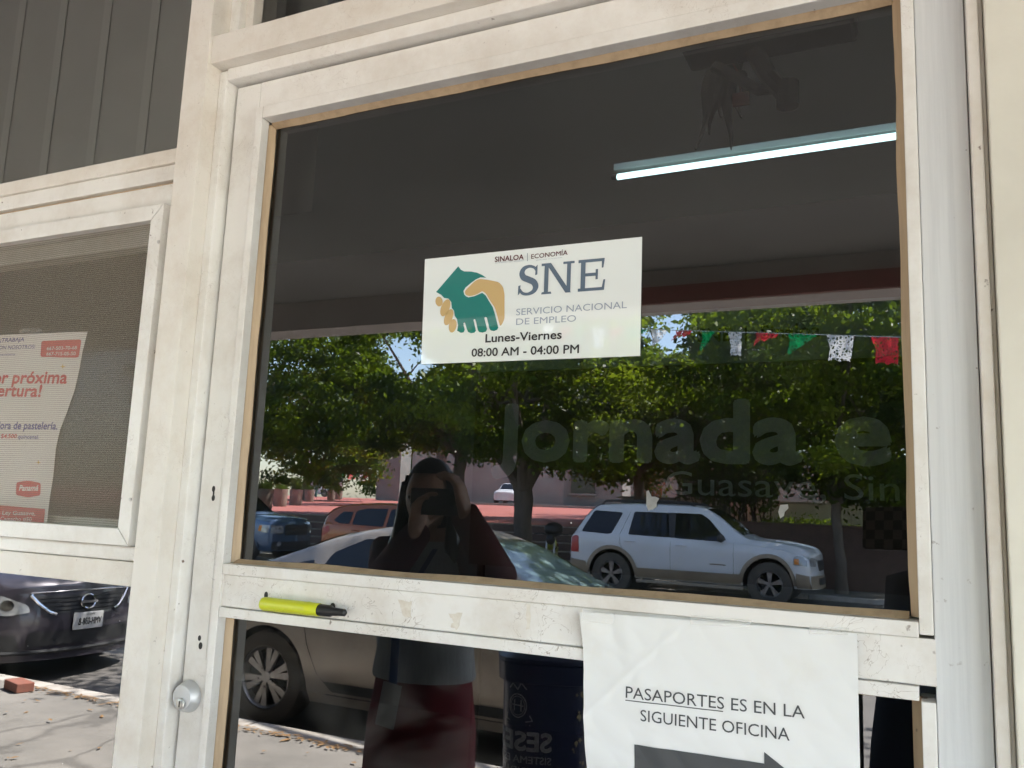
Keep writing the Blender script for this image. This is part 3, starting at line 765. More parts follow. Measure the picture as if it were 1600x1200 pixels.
pxpoly(m_, [(-420,985),(0,992),(241,1012),(234,1092),(-420,1080)], PY-.0004, e3); m_.build('colour_block', 'p_red', post)
Tp = lambda s, a, b, h, m, bold, sh=0: textfit(s, e3(a), e3(b), h/3.427, PY-.0006, m, post, bold, shear=sh)
Tp('¡TRABAJA', (0,118), (128,113), 19, 'p_violet', .03, .12); Tp('CON NOSOTROS!', (-24,158), (187,153), 19, 'p_violet', .01, .12)
Tp('en pastelería', (-30,191), (80,189), 11, 'p_violet', .0, .1)
Tp('667-503-70-68', (250,161), (411,157), 17, 'p_white', .015); Tp('667-715-05-50', (248,190), (404,188), 17, 'p_white', .015)
Tp('¡Por próxima', (-98,338), (355,338), 58, 'p_red', .045, .08); Tp('apertura!', (-92,406), (218,410), 58, 'p_red', .045, .08)
Tp('Decoradora de pastelería.', (-146,581), (306,586), 36, 'p_violet', .035, .08)
Tp('$4,500', (4,632), (88,633), 21, 'p_red', .03, .08); Tp('quincenal.', (96,635), (207,637), 21, 'p_violet', .02, .08)
Tp('Panamá', (102,914), (203,912), 28, 'p_white', .045, .1)
Tp('Plaza Ley Guasave,', (-62,1040), (188,1046), 20, 'p_white', .01); Tp('Blvd. Camacho #50', (-62,1072), (168,1078), 20, 'p_white', .01)
for cx, cy, r in ((336,249,16),(206,762,14)):
    m_ = MB(); pxpoly(m_, [(cx+r*(1 if k%2==0 else .25)*math.cos(k*math.pi/4), cy+r*(1 if k%2==0 else .25)*math.sin(k*math.pi/4)) for k in range(8)], PY-.0004, e3); m_.build('star', 'p_gold', post)
tq = [e3(p) for p in ((104,48),(215,40),(228,66),(106,70))]
m_ = MB(); pxpoly(m_, tq, PY-.0008); m_.build('tape', 'tape', post)

# ------------------------------------------------------------------ vehicles
M['carglass'] = mat('tinted_car_glass', (.006,.007,.009), .03, spec=.6)
M['tyre'] = mat('tyre_rubber', (.075,.065,.052), .85, c2=(.12,.10,.078), nscale=9, lo=.45, hi=.8)
M['alloy'] = mat('alloy_wheel', (.42,.41,.40), .32, .85, c2=(.25,.23,.21), nscale=14)
M['under'] = mat('underbody', (.008,.008,.008), .9)
M['taillight'] = mat('red_lens', (.42,.012,.018), .15)
M['amber'] = mat('amber_lens', (.75,.25,.03), .15)
M['lens'] = mat('clear_lens', (.55,.56,.55), .1, .3, c2=(.30,.31,.32), nscale=18)
M['carchrome'] = mat('chrome_trim', (.75,.76,.78), .08, 1)
M['plastic'] = mat('grey_trim', (.03,.03,.03), .55)
M['p_white_car'] = mat('white_car_paint', (.74,.75,.77), .3, c2=(.66,.66,.66), nscale=2, coat=.7)
M['p_beige'] = mat('beige_lower_cladding', (.36,.29,.205), .5, c2=(.28,.22,.155), nscale=5)
M['p_silver'] = mat('dusty_silver_paint', (.44,.39,.33), .34, .30, c2=(.31,.265,.215), nscale=3.2, lo=.42, hi=.70, coat=.45)
M['p_dark'] = mat('dark_violet_grey_paint', (.045,.040,.055), .3, .3, c2=(.065,.056,.065), nscale=3, coat=1)
M['p_blue'] = mat('steel_blue_paint', (.085,.15,.25), .3, .45, coat=1)
M['p_orange'] = mat('burnt_orange_paint', (.36,.085,.010), .3, .25, coat=1)
M['plate'] = mat('number_plate', (.62,.62,.60), .4)

def pchip(xs, ys, x):
    if x <= xs[0]: return ys[0]
    if x >= xs[-1]: return ys[-1]
    n = len(xs); h = [xs[i+1]-xs[i] for i in range(n-1)]; d = [(ys[i+1]-ys[i])/h[i] for i in range(n-1)]
    def sl(i):
        if i == 0: return d[0]
        if i == n-1: return d[-1]
        if d[i-1]*d[i] <= 0: return 0
        w1 = 2*h[i]+h[i-1]; w2 = h[i]+2*h[i-1]; return (w1+w2)/(w1/d[i-1]+w2/d[i])
    i = max(k for k in range(n-1) if x >= xs[k]); t = (x-xs[i])/h[i]
    m0, m1 = sl(i)*h[i], sl(i+1)*h[i]
    return ys[i]*(2*t**3-3*t*t+1)+m0*(t**3-2*t*t+t)+ys[i+1]*(-2*t**3+3*t*t)+m1*(t**3-t*t)

class Car:
    """a body lofted from cross sections; S rows: x, shoulder height, top height, top half width, half width"""
    def __init__(s, root, S, axles, zc, ra, zb, paint, bowf=.12, bowr=.08, rakef=None, raker=None, crown=.03):
        s.r = root; s.S = S; s.ax = axles; s.zc = zc; s.ra = ra; s.zb = zb; s.bf = bowf; s.br = bowr
        s.xs = [q[0] for q in S]; s.rf = rakef; s.rr = raker; s.crown = crown
        s.x0, s.x1 = s.xs[0], s.xs[-1]
        s.body = s._body(paint)
    def val(s, x, k): return pchip(s.xs, [q[k] for q in s.S], x)
    def section(s, x):
        zs, zt, wt, w = (s.val(x,k) for k in (1,2,3,4)); zb = s.zb; base = zb
        for a in s.ax:
            if abs(x-a) < s.ra: zb = max(zb, s.zc+math.sqrt(s.ra**2-(x-a)**2))
        H = zs-base
        def z(f): return zb+(zs-zb)*f
        yb = lambda zz: w*(1-.10*max(0,(.38-(zz-base)/H)/.38)**2 - .035*max(0,((zz-base)/H-.72)/.28)**2)
        P = [(yb(z(f)), z(f)) for f in (0,.12,.25,.4,.55,.7,.82,.92,1)]
        w2 = yb(zs); dz = zt-zs
        for t in (.07,.2,.4,.6,.8,.92):
            P.append((w2*.985+(wt-w2*.985)*(t**.92), zs+dz*t))
        P.append((wt-.012, zt-.012*(1 if dz > .1 else .3)))
        for t in (.86,.6,.3,0): P.append((wt*t, zt+s.crown*(1-t*t)))
        return P
    def deform(s, x, y, z):
        w = .9; L = .95
        if x > s.x1-L:
            b = ((x-(s.x1-L))/L)**2; x -= b*s.bf*(abs(y)/w)**2.4
            if s.rf: x += b*s.rf(z)
        if x < s.x0+L:
            b = ((s.x0+L-x)/L)**2; x += b*s.br*(abs(y)/w)**2.4
            if s.rr: x += b*s.rr(z)
        return (x, y, z)
    def _body(s, paint):
        st = set()
        n = 70
        for i in range(n+1): st.add(round(s.x0+(s.x1-s.x0)*i/n, 4))
        for a in s.ax:
            for k in range(25): st.add(round(a-s.ra*math.cos(math.pi*k/24), 4))
            st.add(round(a-s.ra-.002,4)); st.add(round(a+s.ra+.002,4))
        st = sorted(x for x in st if s.x0 <= x <= s.x1)
        rings = []
        for x in st:
            P = s.section(x); ring = [s.deform(x, y, z) for y,z in P] + [s.deform(x,-y,z) for y,z in reversed(P[:-1])]
            rings.append(ring)
        mb = MB().loft(rings, caps=False, close=False)
        for x in (s.x0, s.x1):           # nose and tail faces
            P = s.section(x); nr = len(P)
            mb.grid(nr-1, 12, lambda u,v: s.deform(x, P[round(u*(nr-1))][0]*(2*v-1), P[round(u*(nr-1))][1]))
        b = mb.build('body', paint, s.r, world=False, smooth=True, fix=True)
        bm = bmesh.new(); bm.from_mesh(b.data); bmesh.ops.remove_doubles(bm, verts=bm.verts, dist=.0015); bmesh.ops.recalc_face_normals(bm, faces=bm.faces); bm.to_mesh(b.data); bm.free()
        # dark tub that closes the wheel housings
        wmin = min(s.val(a,4) for a in s.ax); zt = min(s.val(a,1) for a in s.ax)-.03
        MB().box(s.x0+.25, s.x1-.30, -(wmin-.27), wmin-.27, s.zb-.02, zt).build('underbody', 'under', s.r, world=False)
        for a in s.ax:
            for sg in (1,-1):
                mb = MB(); nn = 20
                mb.grid(nn, 1, lambda u,v: (a+s.ra*1.0*math.cos(math.pi*u), sg*(wmin-.005-(.28)*v), s.zc+s.ra*1.0*math.sin(math.pi*u)))
                mb.build('wheel_housing', 'under', s.r, world=False, fix=False)
        return b
    def side_y(s, x, z):
        P = s.section(x)
        for (y0,z0),(y1,z1) in zip(P, P[1:]):
            if z0 <= z <= z1 and z1 > z0: return y0+(y1-y0)*(z-z0)/(z1-z0)
        return P[0][0] if z < P[0][1] else P[15][0]
    def side(s, name, pts, m, sides=(1,-1), off=.006, parent=None, r=0, dense=.06, th=None, label=None):
        """outline in side view laid on the flank"""
        if r: pts = rpoly(pts, r)
        q = []
        for i in range(len(pts)):
            a, b = Vector(pts[i]), Vector(pts[(i+1)%len(pts)]); k = max(1, int((b-a).length/dense))
            for j in range(k): c = a.lerp(b, j/k); q.append((c.x, c.y))
        out = None
        for sg in sides:
            bm = bmesh.new(); vs = [bm.verts.new((a,0,b)) for a,b in q]
            es = [bm.edges.new((vs[i], vs[(i+1)%len(vs)])) for i in range(len(vs))]
            bmesh.ops.triangle_fill(bm, use_beauty=True, edges=es)
            xs = [a for a,b in q]; zs = [b for a,b in q]
            for axis, lo, hi in ((0,min(xs),max(xs)),(2,min(zs),max(zs))):
                c = lo+.09
                while c < hi-.03:
                    co = [0,0,0]; no = [0,0,0]; co[axis] = c; no[axis] = 1
                    bmesh.ops.bisect_plane(bm, geom=bm.verts[:]+bm.edges[:]+bm.faces[:], plane_co=co, plane_no=no); c += .09
            bm.verts.ensure_lookup_table(); 
            mb = MB(); idx = {v:i for i,v in enumerate(bm.verts)}
            vv = [s.deform(v.co.x, sg*(s.side_y(v.co.x, v.co.z)+off), v.co.z) for v in bm.verts]
            mb.add(vv, [tuple(idx[v] for v in f.verts) for f in bm.faces]); bm.free()
            o = mb.build(name, m, parent or s.r, world=False, fix=True, smooth='all')
            nrm = sum(p.normal.y*p.area for p in o.data.polygons)
            if nrm*sg < 0: o.data.flip_normals()
            if label: o['label'] = label
            out = o
        return out
    def line(s, name, pts, m, sides=(1,-1), w=.006, off=.002):
        for sg in sides:
            P = []
            for a, b in zip(pts, pts[1:]):
                k = max(1,int(math.dist(a,b)/.08))
                for j in range(k): P.append((a[0]+(b[0]-a[0])*j/k, a[1]+(b[1]-a[1])*j/k))
            P.append(pts[-1])
            MB().tube([s.deform(x, sg*(s.side_y(x,z)+off-w*.4), z) for x,z in P], w/2, 6).build(name, m, s.r, world=False)
    def top_z(s, x, y):
        zt, wt = s.val(x,2), s.val(x,3); t = min(1, abs(y)/wt); return zt+s.crown*(1-t*t)
    def screen(s, name, xa, xb, m, inset=.05, off=.006, parent=None, nu=10, nv=14):
        def f(u,v):
            x = xa+(xb-xa)*u; wt = s.val(x,3)-inset; y = wt*(2*v-1); return (x, y, s.top_z(x,y)+off)
        o = MB().grid(nu, nv, f).build(name, m, parent or s.r, world=False, fix=True, smooth='all')
        if sum(p.normal.z for p in o.data.polygons) < 0: o.data.flip_normals()
        return o
    def front(s, name, pts, m, off=.006, end=1, parent=None, r=0, nn=0, label=None):
        """outline in (y, z) laid on the nose (end=1) or tail (end=0)"""
        if r: pts = rpoly(pts, r)
        q = []
        for i in range(len(pts)):
            a, b = Vector(pts[i]), Vector(pts[(i+1)%len(pts)]); k = max(1, int((b-a).length/.06))
            for j in range(k): c = a.lerp(b, j/k); q.append((c.x, c.y))
        x = s.x1 if end else s.x0; d = off if end else -off
        bm = bmesh.new(); vs = [bm.verts.new((0,a,b)) for a,b in q]
        es = [bm.edges.new((vs[i], vs[(i+1)%len(vs)])) for i in range(len(vs))]
        bmesh.ops.triangle_fill(bm, use_beauty=True, edges=es)
        ys = [a for a,b in q]; c = min(ys)+.07
        while c < max(ys)-.02:
            bmesh.ops.bisect_plane(bm, geom=bm.verts[:]+bm.edges[:]+bm.faces[:], plane_co=(0,c,0), plane_no=(0,1,0)); c += .07
        idx = {v:i for i,v in enumerate(bm.verts)}; mb = MB()
        mb.add([tuple(Vector(s.deform(x, v.co.y, v.co.z))+Vector((d,0,0))) for v in bm.verts], [tuple(idx[v] for v in f.verts) for f in bm.faces]); bm.free()
        o = mb.build(name, m, parent or s.r, world=False, smooth='all')
        if sum(p.normal.x for p in o.data.polygons)*(1 if end else -1) < 0: o.data.flip_normals()
        if label: o['label'] = label
        return o
    def wheels(s, R, w, rim, kind, y=None):
        for a in s.ax:
            yy = (y or s.val(a,4))-.012
            for sg in (1,-1):
                t = MB(); pr = [(rim*.98,-.5*w),(rim+.012,-.5*w),(R-.03,-.5*w),(R-.008,-.44*w),(R,-.30*w),(R,.30*w),(R-.008,.44*w),(R-.03,.5*w),(rim+.012,.5*w),(rim*.98,.5*w)]
                t.lathe(pr, (a, sg*(yy-w/2), s.zc), 'Y', 40, caps=False)
                tr = t.build('wheel', 'tyre', s.r, world=False, smooth=True)
                rb = MB(); rb.lathe([(rim*.985,.5*w*sg-.012*sg),(rim*.93,.5*w*sg-.004*sg),(rim*.88,.5*w*sg-.022*sg),(rim*.86,.2*w*sg)], (a, sg*(yy-w/2), s.zc), 'Y', 40, caps=False)
                yo = sg*yy-sg*.02
                rb.lathe([(.001,0),(rim*.17,.0),(rim*.2,-sg*.012),(rim*.2,-sg*.05)], (a, yo+sg*.004, s.zc), 'Y', 20, caps=False)
                ns = kind
                for k in range(ns):
                    for dd in ((0,) if ns == 5 else (-.12,.12)):
                        th = 2*math.pi*k/ns+.3; c0 = th+dd*.6; c1 = th+dd*1.5
                        def pt(r_, ang, yy_): return (a+r_*math.cos(ang), yy_, s.zc+r_*math.sin(ang))
                        h0, h1 = (.36,.22) if ns == 5 else (.19,.125)
                        A = [pt(rim*.16,c0-h0*1.6,yo), pt(rim*.16,c0+h0*1.6,yo), pt(rim*.92,c1+h1,yo-sg*.006), pt(rim*.92,c1-h1,yo-sg*.006)]
                        Bq = [(p[0],p[1]-sg*.03,p[2]) for p in A]
                        rb.add(A+Bq, [(0,1,2,3),(7,6,5,4),(0,4,5,1),(1,5,6,2),(2,6,7,3),(3,7,4,0)])
                rb.build('rim', 'alloy', tr, world=False, smooth=True)
                br = MB().lathe([(.001,0),(rim*.84,0),(rim*.84,-sg*.02)], (a, sg*(yy-w*.62), s.zc), 'Y', 24, caps=False)
                br.build('brake_disc', 'under', tr, world=False)
                for k in range(5):
                    nt_ = MB(); th = 2*math.pi*k/5+.9; nt_.lathe([(rim*.04,.0),(.001,sg*.001)], (a+rim*.3*math.cos(th), yo+sg*.002, s.zc+rim*.3*math.sin(th)), 'Y', 8, caps=False); nt_.build('wheel_nut', 'black', tr, world=False)
def handle(c, x, z, m, sides=(1,-1), L=.2):
    for sg in sides:
        y = sg*(c.side_y(x,z)+.012)
        MB().tube([(x-L/2,y-sg*.018,z),(x-L*.42,y+sg*.008,z+.002),(x,y+sg*.014,z+.004),(x+L*.42,y+sg*.008,z+.002),(x+L/2,y-sg*.018,z)], .014, 8).build('handle', m, c.r, world=False, smooth=True)
def mirror(c, x, z, m, sides=(1,-1)):
    for sg in sides:
        y = c.side_y(x, z-.02)
        MB().sphere((x, sg*(y+.10), z+.03), (.07,.10,.075), 14, 8).build('mirror', m, c.r, world=False, smooth=True)

# ---- white SUV with beige cladding, opposite the door
def suv(name, label, loc, rz, detail=True, group=None):
    t = thing(name, label, 'SUV', loc, rz, group)
    S = [(-2.33,1.02,1.06,.70,.86),(-2.22,1.10,1.20,.74,.90),(-1.95,1.10,1.56,.66,.925),(-1.75,1.10,1.655,.655,.93),(-1.0,1.09,1.69,.66,.935),(0,1.07,1.685,.655,.935),(.28,1.06,1.64,.65,.935),
         (.45,1.055,1.56,.655,.935),(1.02,1.045,1.165,.74,.93),(1.12,1.04,1.13,.76,.93),(1.5,1.00,1.105,.74,.925),(2.0,.93,1.04,.70,.90),(2.16,.88,.99,.66,.86),(2.24,.80,.90,.62,.83)]
    c = Car(t, S, (-1.445,1.445), .38, .455, .33, 'p_white_car', .16, .05, lambda z: -.0+.06*(.6-z)*1.2, lambda z: 0)
    c.wheels(.385, .25, .235, 5)
    G = 'carglass'
    c.side('window', [(-2.11,1.135),(-1.47,1.105),(-1.28,1.52),(-1.88,1.545)], G, r=.05)
    c.side('window', [(-1.13,1.115),(-.34,1.095),(-.40,1.545),(-1.06,1.545)], G, r=.04)
    c.side('window', [(-.24,1.09),(.60,1.07),(.70,1.10),(.36,1.46),(.22,1.545),(-.26,1.55)], G, r=.04)
    if detail:
        c.side('door_pillar', [(-.355,1.10),(-.235,1.09),(-.25,1.55),(-.41,1.55)], 'plastic', off=.003)
        c.side('cladding', [(-.98,.22+.12),(.95,.34),(.98,.52),(-.96,.52)], 'p_beige', off=.012)
        c.side('door_moulding', [(-.90,.385),(-.34,.385),(-.34,.435),(-.90,.435)], 'p_beige', off=.022, r=.02)
        c.side('door_moulding', [(-.26,.385),(.76,.385),(.80,.41),(.76,.435),(-.26,.435)], 'p_beige', off=.022, r=.02)
        for a in (-1.445,1.445):
            n = 22; arc = [(a+.455*math.cos(math.pi*k/n), .38+.455*math.sin(math.pi*k/n)) for k in range(n+1)]
            oarc = [(a+.525*math.cos(math.pi*k/n), .38+.525*math.sin(math.pi*k/n)) for k in range(n,-1,-1)]
            c.side('wheel_arch_trim', [(x,max(z,.345)) for x,z in arc+oarc], 'p_beige', off=.014, dense=.5)
        c.side('bumper', [(-2.32,.345),(-1.955,.345),(-1.965,.58),(-2.32,.62)], 'p_beige', off=.012)
        c.side('bumper', [(1.95,.345),(2.235,.345),(2.235,.56),(1.98,.60)], 'p_beige', off=.012)
        c.front('bumper', [(-.82,.34),(.82,.34),(.82,.56),(-.82,.56)], 'p_beige', off=.010)
        c.front('grille', [(-.42,.64),(.42,.64),(.46,.82),(-.46,.82)], 'plastic', r=.03)
        c.front('bumper_vent', [(-.5,.40),(.5,.40),(.5,.52),(-.5,.52)], 'plastic', off=.016, r=.03)
        hl = c.side('headlight', [(1.93,.735),(2.215,.725),(2.20,.875),(2.0,.90),(1.93,.86)], 'lens', off=.008, r=.02)
        c.front('headlight', [(.56,.72),(.80,.72),(.80,.87),(.58,.86)], 'lens', off=.010, r=.02); c.front('headlight', [(-.56,.72),(-.80,.72),(-.80,.87),(-.58,.86)], 'lens', off=.010, r=.02)
        c.side('turn_signal', [(1.95,.75),(2.05,.75),(2.05,.845),(1.95,.845)], 'amber', off=.012, r=.01)
        c.side('taillight', [(-2.32,.74),(-2.13,.74),(-2.15,1.04),(-2.24,1.055),(-2.32,1.02)], 'taillight', off=.008, r=.02)
        for x, zt in ((-1.30,1.10),(-.30,1.09),(.84,1.05)): c.line('door_seam', [(x+(.12 if x < -1 else 0),.36 if x > -1 else .62),(x-.01 if x > -1 else x,zt)], 'plastic', w=.008)
        c.line('door_seam', [(-1.28,.9),(-1.30,1.1),(-1.13,1.56)], 'plastic', w=.008)
        handle(c, -1.08, .99, 'p_white_car'); handle(c, -.10, .965, 'p_white_car')
        mirror(c, .62, 1.10, 'plastic')
        for sg in (1,-1):
            MB().tube([(-1.75,sg*.60,1.66),(-1.68,sg*.60,1.735),(-.85,sg*.60,1.755),(-.05,sg*.60,1.745),(.08,sg*.60,1.69)], .022, 8).build('roof_rail', 'plastic', t, world=False)
            MB().box(-.95,1.0,sg*.86-.06,sg*.86+.06,.25,.31).build('running_board', 'p_beige', t, world=False, bevel=.015)
        c.side('badge', [(.42,.66),(.70,.655),(.70,.675),(.42,.68)], 'carchrome', off=.008)
    c.screen('windshield', .98, .32, G, .055)
    c.screen('rear_window', -2.18, -1.80, G, .10)
    return t
suv('parked_suv', 'white SUV with beige lower cladding parked across the street before the brown wall', (-3.86, -15.54, road_z(15.5)), 0)
far1 = suv('parked_suv', 'distant white SUV parked side on beyond the plaza planters', (-59.6, -74.5, plaza_z(72)-.02), math.pi, False)
far2 = suv('parked_suv', 'distant white SUV seen from the front beside the big tree trunk', (-29.5, -60.5, plaza_z(60.5)), math.radians(78), False)
for ft in (far2, far1):
    pass

# ---- dusty silver saloon at the near kerb
sed = thing('parked_sedan', 'dusty silver saloon parked at the near kerb with a sunshade behind its windscreen', 'car', (-3.03, -5.13, road_z(5.0)))
S = [(-2.42,.86,.93,.60,.80),(-2.28,.95,1.06,.66,.86),(-1.85,.985,1.12,.64,.905),(-1.45,1.00,1.25,.60,.92),(-1.0,1.00,1.395,.565,.925),(-.60,.99,1.455,.56,.925),(-.25,.98,1.45,.56,.925),(.06,.97,1.38,.575,.925),(.82,.95,1.03,.72,.922),(.98,.94,.99,.74,.92),(1.6,.87,.93,.72,.905),(2.28,.73,.79,.62,.84),(2.36,.66,.70,.55,.80)]
cs = Car(sed, S, (-1.40,1.40), .335, .375, .20, 'p_silver', .22, .14)
cs.wheels(.335, .225, .235, 6)
M['sedanglass'] = glass_mat('car_side_glass', 1.45, (.85,.90,.90), False)
cs.side('window', [(-1.58,1.03),(-1.18,1.03),(-1.16,1.20),(-1.30,1.17)], 'carglass', r=.03)
cs.side('window', [(-1.10,1.03),(-.42,1.02),(-.44,1.375),(-.76,1.375),(-1.02,1.26)], 'carglass', r=.03)
cs.side('window', [(-.34,1.02),(.60,1.0),(.24,1.22),(.0,1.34),(-.34,1.38)], 'carglass', r=.03)
cs.line('window_trim', [(-1.60,1.02),(.64,.99)], 'carchrome', w=.012)
cs.line('door_seam', [(-.38,.30),(-.38,1.0)], 'plastic', w=.008); cs.line('door_seam', [(-.76,.27),(-.92,.42),(-1.02,.62),(-1.08,.85),(-1.10,1.0)], 'plastic', w=.008)
cs.line('door_seam', [(.84,.30),(.76,.95)], 'plastic', w=.008)
cs.line('sill_seam', [(-.86,.275),(.96,.275)], 'plastic', w=.014)
cs.side('sill_moulding', [(-.80,.30),(.92,.30),(.92,.37),(-.86,.37)], 'plastic', off=.006, r=.02)
cs.side('taillight', [(-2.40,.72),(-1.98,.78),(-2.0,.92),(-2.36,.90)], 'taillight', r=.03)
cs.side('headlight', [(1.92,.60),(2.30,.54),(2.30,.64),(1.98,.72)], 'lens', r=.03)
cs.front('grille', [(-.36,.50),(.36,.50),(.42,.64),(-.42,.64)], 'plastic', r=.04)
cs.front('lower_intake', [(-.5,.24),(.5,.24),(.46,.36),(-.46,.36)], 'plastic', r=.03)
for sg in (1,-1): cs.front('headlight', [(sg*a,b) for a,b in ((.50,.55),(.76,.54),(.77,.64),(.55,.65))], 'lens', r=.02)
handle(cs, -.86, .87, 'p_silver'); handle(cs, -.10, .86, 'p_silver'); mirror(cs, .52, .92, 'p_silver')
M['shade'] = mat('teal_sunshade', (.22,.33,.34), .45, .2, c2=(.50,.60,.60), nscale=5, stretch=(1,4,1))
ws = cs.screen('windshield', .80, .08, 'sedanglass', .05)
def shf(u, v):
    x = .76-.62*u; wt = cs.val(x,3)-.10; y = wt*(2*v-1); return (x, y, cs.top_z(x,y)+.0035+.002*abs(math.sin(v*18)))
shd = MB().grid(8, 40, shf).build('sunshade', 'shade', sed, world=False, fix=True)
cs.screen('rear_window', -1.80, -1.05, 'carglass', .07)

# ---- dark saloon behind it, seen from the front
nis = thing('parked_sedan', 'dark violet grey saloon seen from the front with a ring emblem and number plate', 'car', (-9.20, -4.62, road_z(4.6)))
S = [(-2.42,.88,.95,.60,.80),(-2.25,.96,1.05,.66,.86),(-1.8,.99,1.12,.64,.90),(-1.0,1.0,1.40,.56,.915),(-.60,.99,1.46,.56,.915),(-.25,.98,1.455,.56,.915),(.06,.97,1.385,.575,.915),(.84,.955,1.06,.72,.912),(1.0,.945,1.02,.74,.91),(1.9,.86,.945,.72,.90),(2.22,.80,.87,.68,.88),(2.33,.74,.80,.64,.86)]
cn = Car(nis, S, (-1.38,1.40), .33, .37, .19, 'p_dark', .34, .14, lambda z: -.16*max(0,z-.5))
cn.wheels(.33, .22, .225, 6)
cn.side('window', [(-1.10,1.03),(-.42,1.02),(-.44,1.375),(-.76,1.375),(-1.02,1.26)], 'carglass', r=.03)
cn.side('window', [(-.34,1.02),(.60,1.0),(.24,1.22),(.0,1.34),(-.34,1.38)], 'carglass', r=.03)
cn.screen('windshield', .82, .08, 'carglass', .05); cn.screen('rear_window', -1.8, -1.05, 'carglass', .07)
for sg in (1,-1):
    cn.front('headlight', [(sg*a,b) for a,b in ((.50,.60),(.66,.575),(.85,.61),(.85,.735),(.70,.745),(.52,.66))], 'lens', off=.006, r=.02)
    hp_ = cn.front('headlight_bowl', circ(sg*.66,.662,.045,18), 'carchrome', off=.009)
    cn.front('headlight_bowl', circ(sg*.775,.672,.040,18), 'carchrome', off=.009)
    cn.front('fog_recess', [(sg*a,b) for a,b in ((.55,.27),(.80,.30),(.82,.40),(.60,.42))], 'plastic', off=.005, r=.03)
    MB().tube([tuple(Vector(cn.deform(2.33,sg*a,b))+Vector((.010,0,0))) for a,b in ((.50,.745),(.44,.67),(.36,.60),(.30,.575))], .016, 8).build('grille_trim', 'carchrome', nis, world=False, smooth=True)
cn.side('headlight', [(1.95,.64),(2.31,.60),(2.31,.73),(2.02,.77)], 'lens', sides=(1,-1), r=.03)
gr = cn.front('grille', [(-.47,.735),(.47,.735),(.33,.575),(-.33,.575)], 'plastic', off=.005)
mb = MB()
for z in (.605,.64,.675,.71): mb.tube([tuple(Vector(cn.deform(2.33,-.36-.6*(z-.6)+y_*(.72+1.2*(z-.6)),z))+Vector((.008,0,0))) for y_ in (0,.25,.5,.75,1)], .005, 6)
mb.build('grille_bars', 'black', nis, world=False)
MB().tube([tuple(Vector(cn.deform(2.33,y,.755+.012*(1-(y/.5)**2)))+Vector((.004,0,0))) for y in (-.5,-.3,-.1,.1,.3,.5)], .008, 6).build('bonnet_trim', 'carchrome', nis, world=False)
em = MB(); xe = cn.deform(2.33,0,.66)[0]+.018
em.tube([(cn.deform(2.33,0,.665+.062*math.sin(k*math.pi/14))[0]+.016, .070*math.cos(k*math.pi/14), .665+.062*math.sin(k*math.pi/14)) for k in range(29)], .010, 8); em.box(xe-.010,xe+.010,-.088,.088,.653,.677)
em.build('emblem', 'carchrome', nis, world=False)
cn.front('lower_intake', [(-.52,.31),(.52,.31),(.50,.43),(-.50,.43)], 'plastic', off=.006, r=.03)
MB().tube([tuple(Vector(cn.deform(2.33,y,.262))+Vector((.008,0,0))) for y in (-.7,-.5,-.25,0,.25,.5,.7)], .018, 8).build('bumper_lip', 'plastic', nis, world=False)
xp = cn.deform(2.33,.15,.49)[0]+.020
plt_ = MB().box(xp-.006,xp,-.155,.155,.425,.575).build('number_plate', 'plate', nis, world=False, bevel=.004)
text('VMH-038-B', .085, lambda a,b: (xp+.0015, -.135+a, .465+b), 'ink', 'plate_number', plt_, bold=.02, sx=.58, world=False)
text('SINALOA', .022, lambda a,b: (xp+.0015, -.06+a, .548+b), 'ink', 'plate_number', plt_, world=False)

# ---- blue SUV and orange hatchback across the street
blu = thing('parked_suv', 'steel blue SUV with amber and clear headlight parked before the plaza stairs', 'SUV', (-15.95, -15.6, road_z(15.5)), math.radians(-5))
S = [(-2.2,1.02,1.06,.70,.84),(-2.05,1.08,1.25,.72,.88),(-1.8,1.09,1.62,.66,.90),(-1.0,1.09,1.71,.655,.905),(0,1.08,1.71,.655,.905),(.35,1.075,1.62,.66,.905),(1.0,1.06,1.17,.74,.90),(1.12,1.06,1.13,.75,.90),(1.6,1.03,1.11,.74,.90),(2.05,.97,1.06,.70,.88),(2.16,.93,1.01,.68,.86),(2.2,.86,.92,.66,.85)]
cb = Car(blu, S, (-1.31,1.31), .36, .43, .30, 'p_blue', .20, .06)
cb.wheels(.36, .235, .215, 5)
for pts in ([(-1.95,1.13),(-1.35,1.12),(-1.25,1.55),(-1.75,1.56)], [(-1.2,1.12),(-.3,1.11),(-.36,1.58),(-1.12,1.57)], [(-.22,1.11),(.74,1.09),(.36,1.45),(.2,1.57),(-.26,1.58)]): cb.side('window', pts, 'carglass', r=.04)
cb.screen('windshield', .98, .38, 'carglass', .05)
cb.side('headlight', [(1.80,.74),(2.17,.72),(2.17,.90),(1.86,.91)], 'lens', off=.010, r=.03); cb.side('turn_signal', [(1.78,.76),(1.90,.755),(1.92,.89),(1.82,.89)], 'amber', off=.014, r=.02)
for sg in (1,-1): cb.front('headlight', [(sg*a,b) for a,b in ((.50,.71),(.84,.71),(.84,.90),(.52,.89))], 'lens', off=.010, r=.02)
gb = cb.front('grille', [(-.46,.66),(.46,.66),(.48,.92),(-.48,.92)], 'plastic', off=.008, r=.03)
for z in (.72,.79,.86): MB().tube([tuple(Vector(cb.deform(2.2,y,z))+Vector((.014,0,0))) for y in (-.44,-.2,0,.2,.44)], .010, 6).build('grille_bar', 'carchrome', blu, world=False)
cb.front('bumper', [(-.8,.32),(.8,.32),(.8,.52),(-.8,.52)], 'plastic', off=.012, r=.04)
for sg in (1,-1): cb.front('fog_lamp', circ(sg*.62,.46,.055,16), 'lens', off=.02)
n = 22; a_ = 1.31
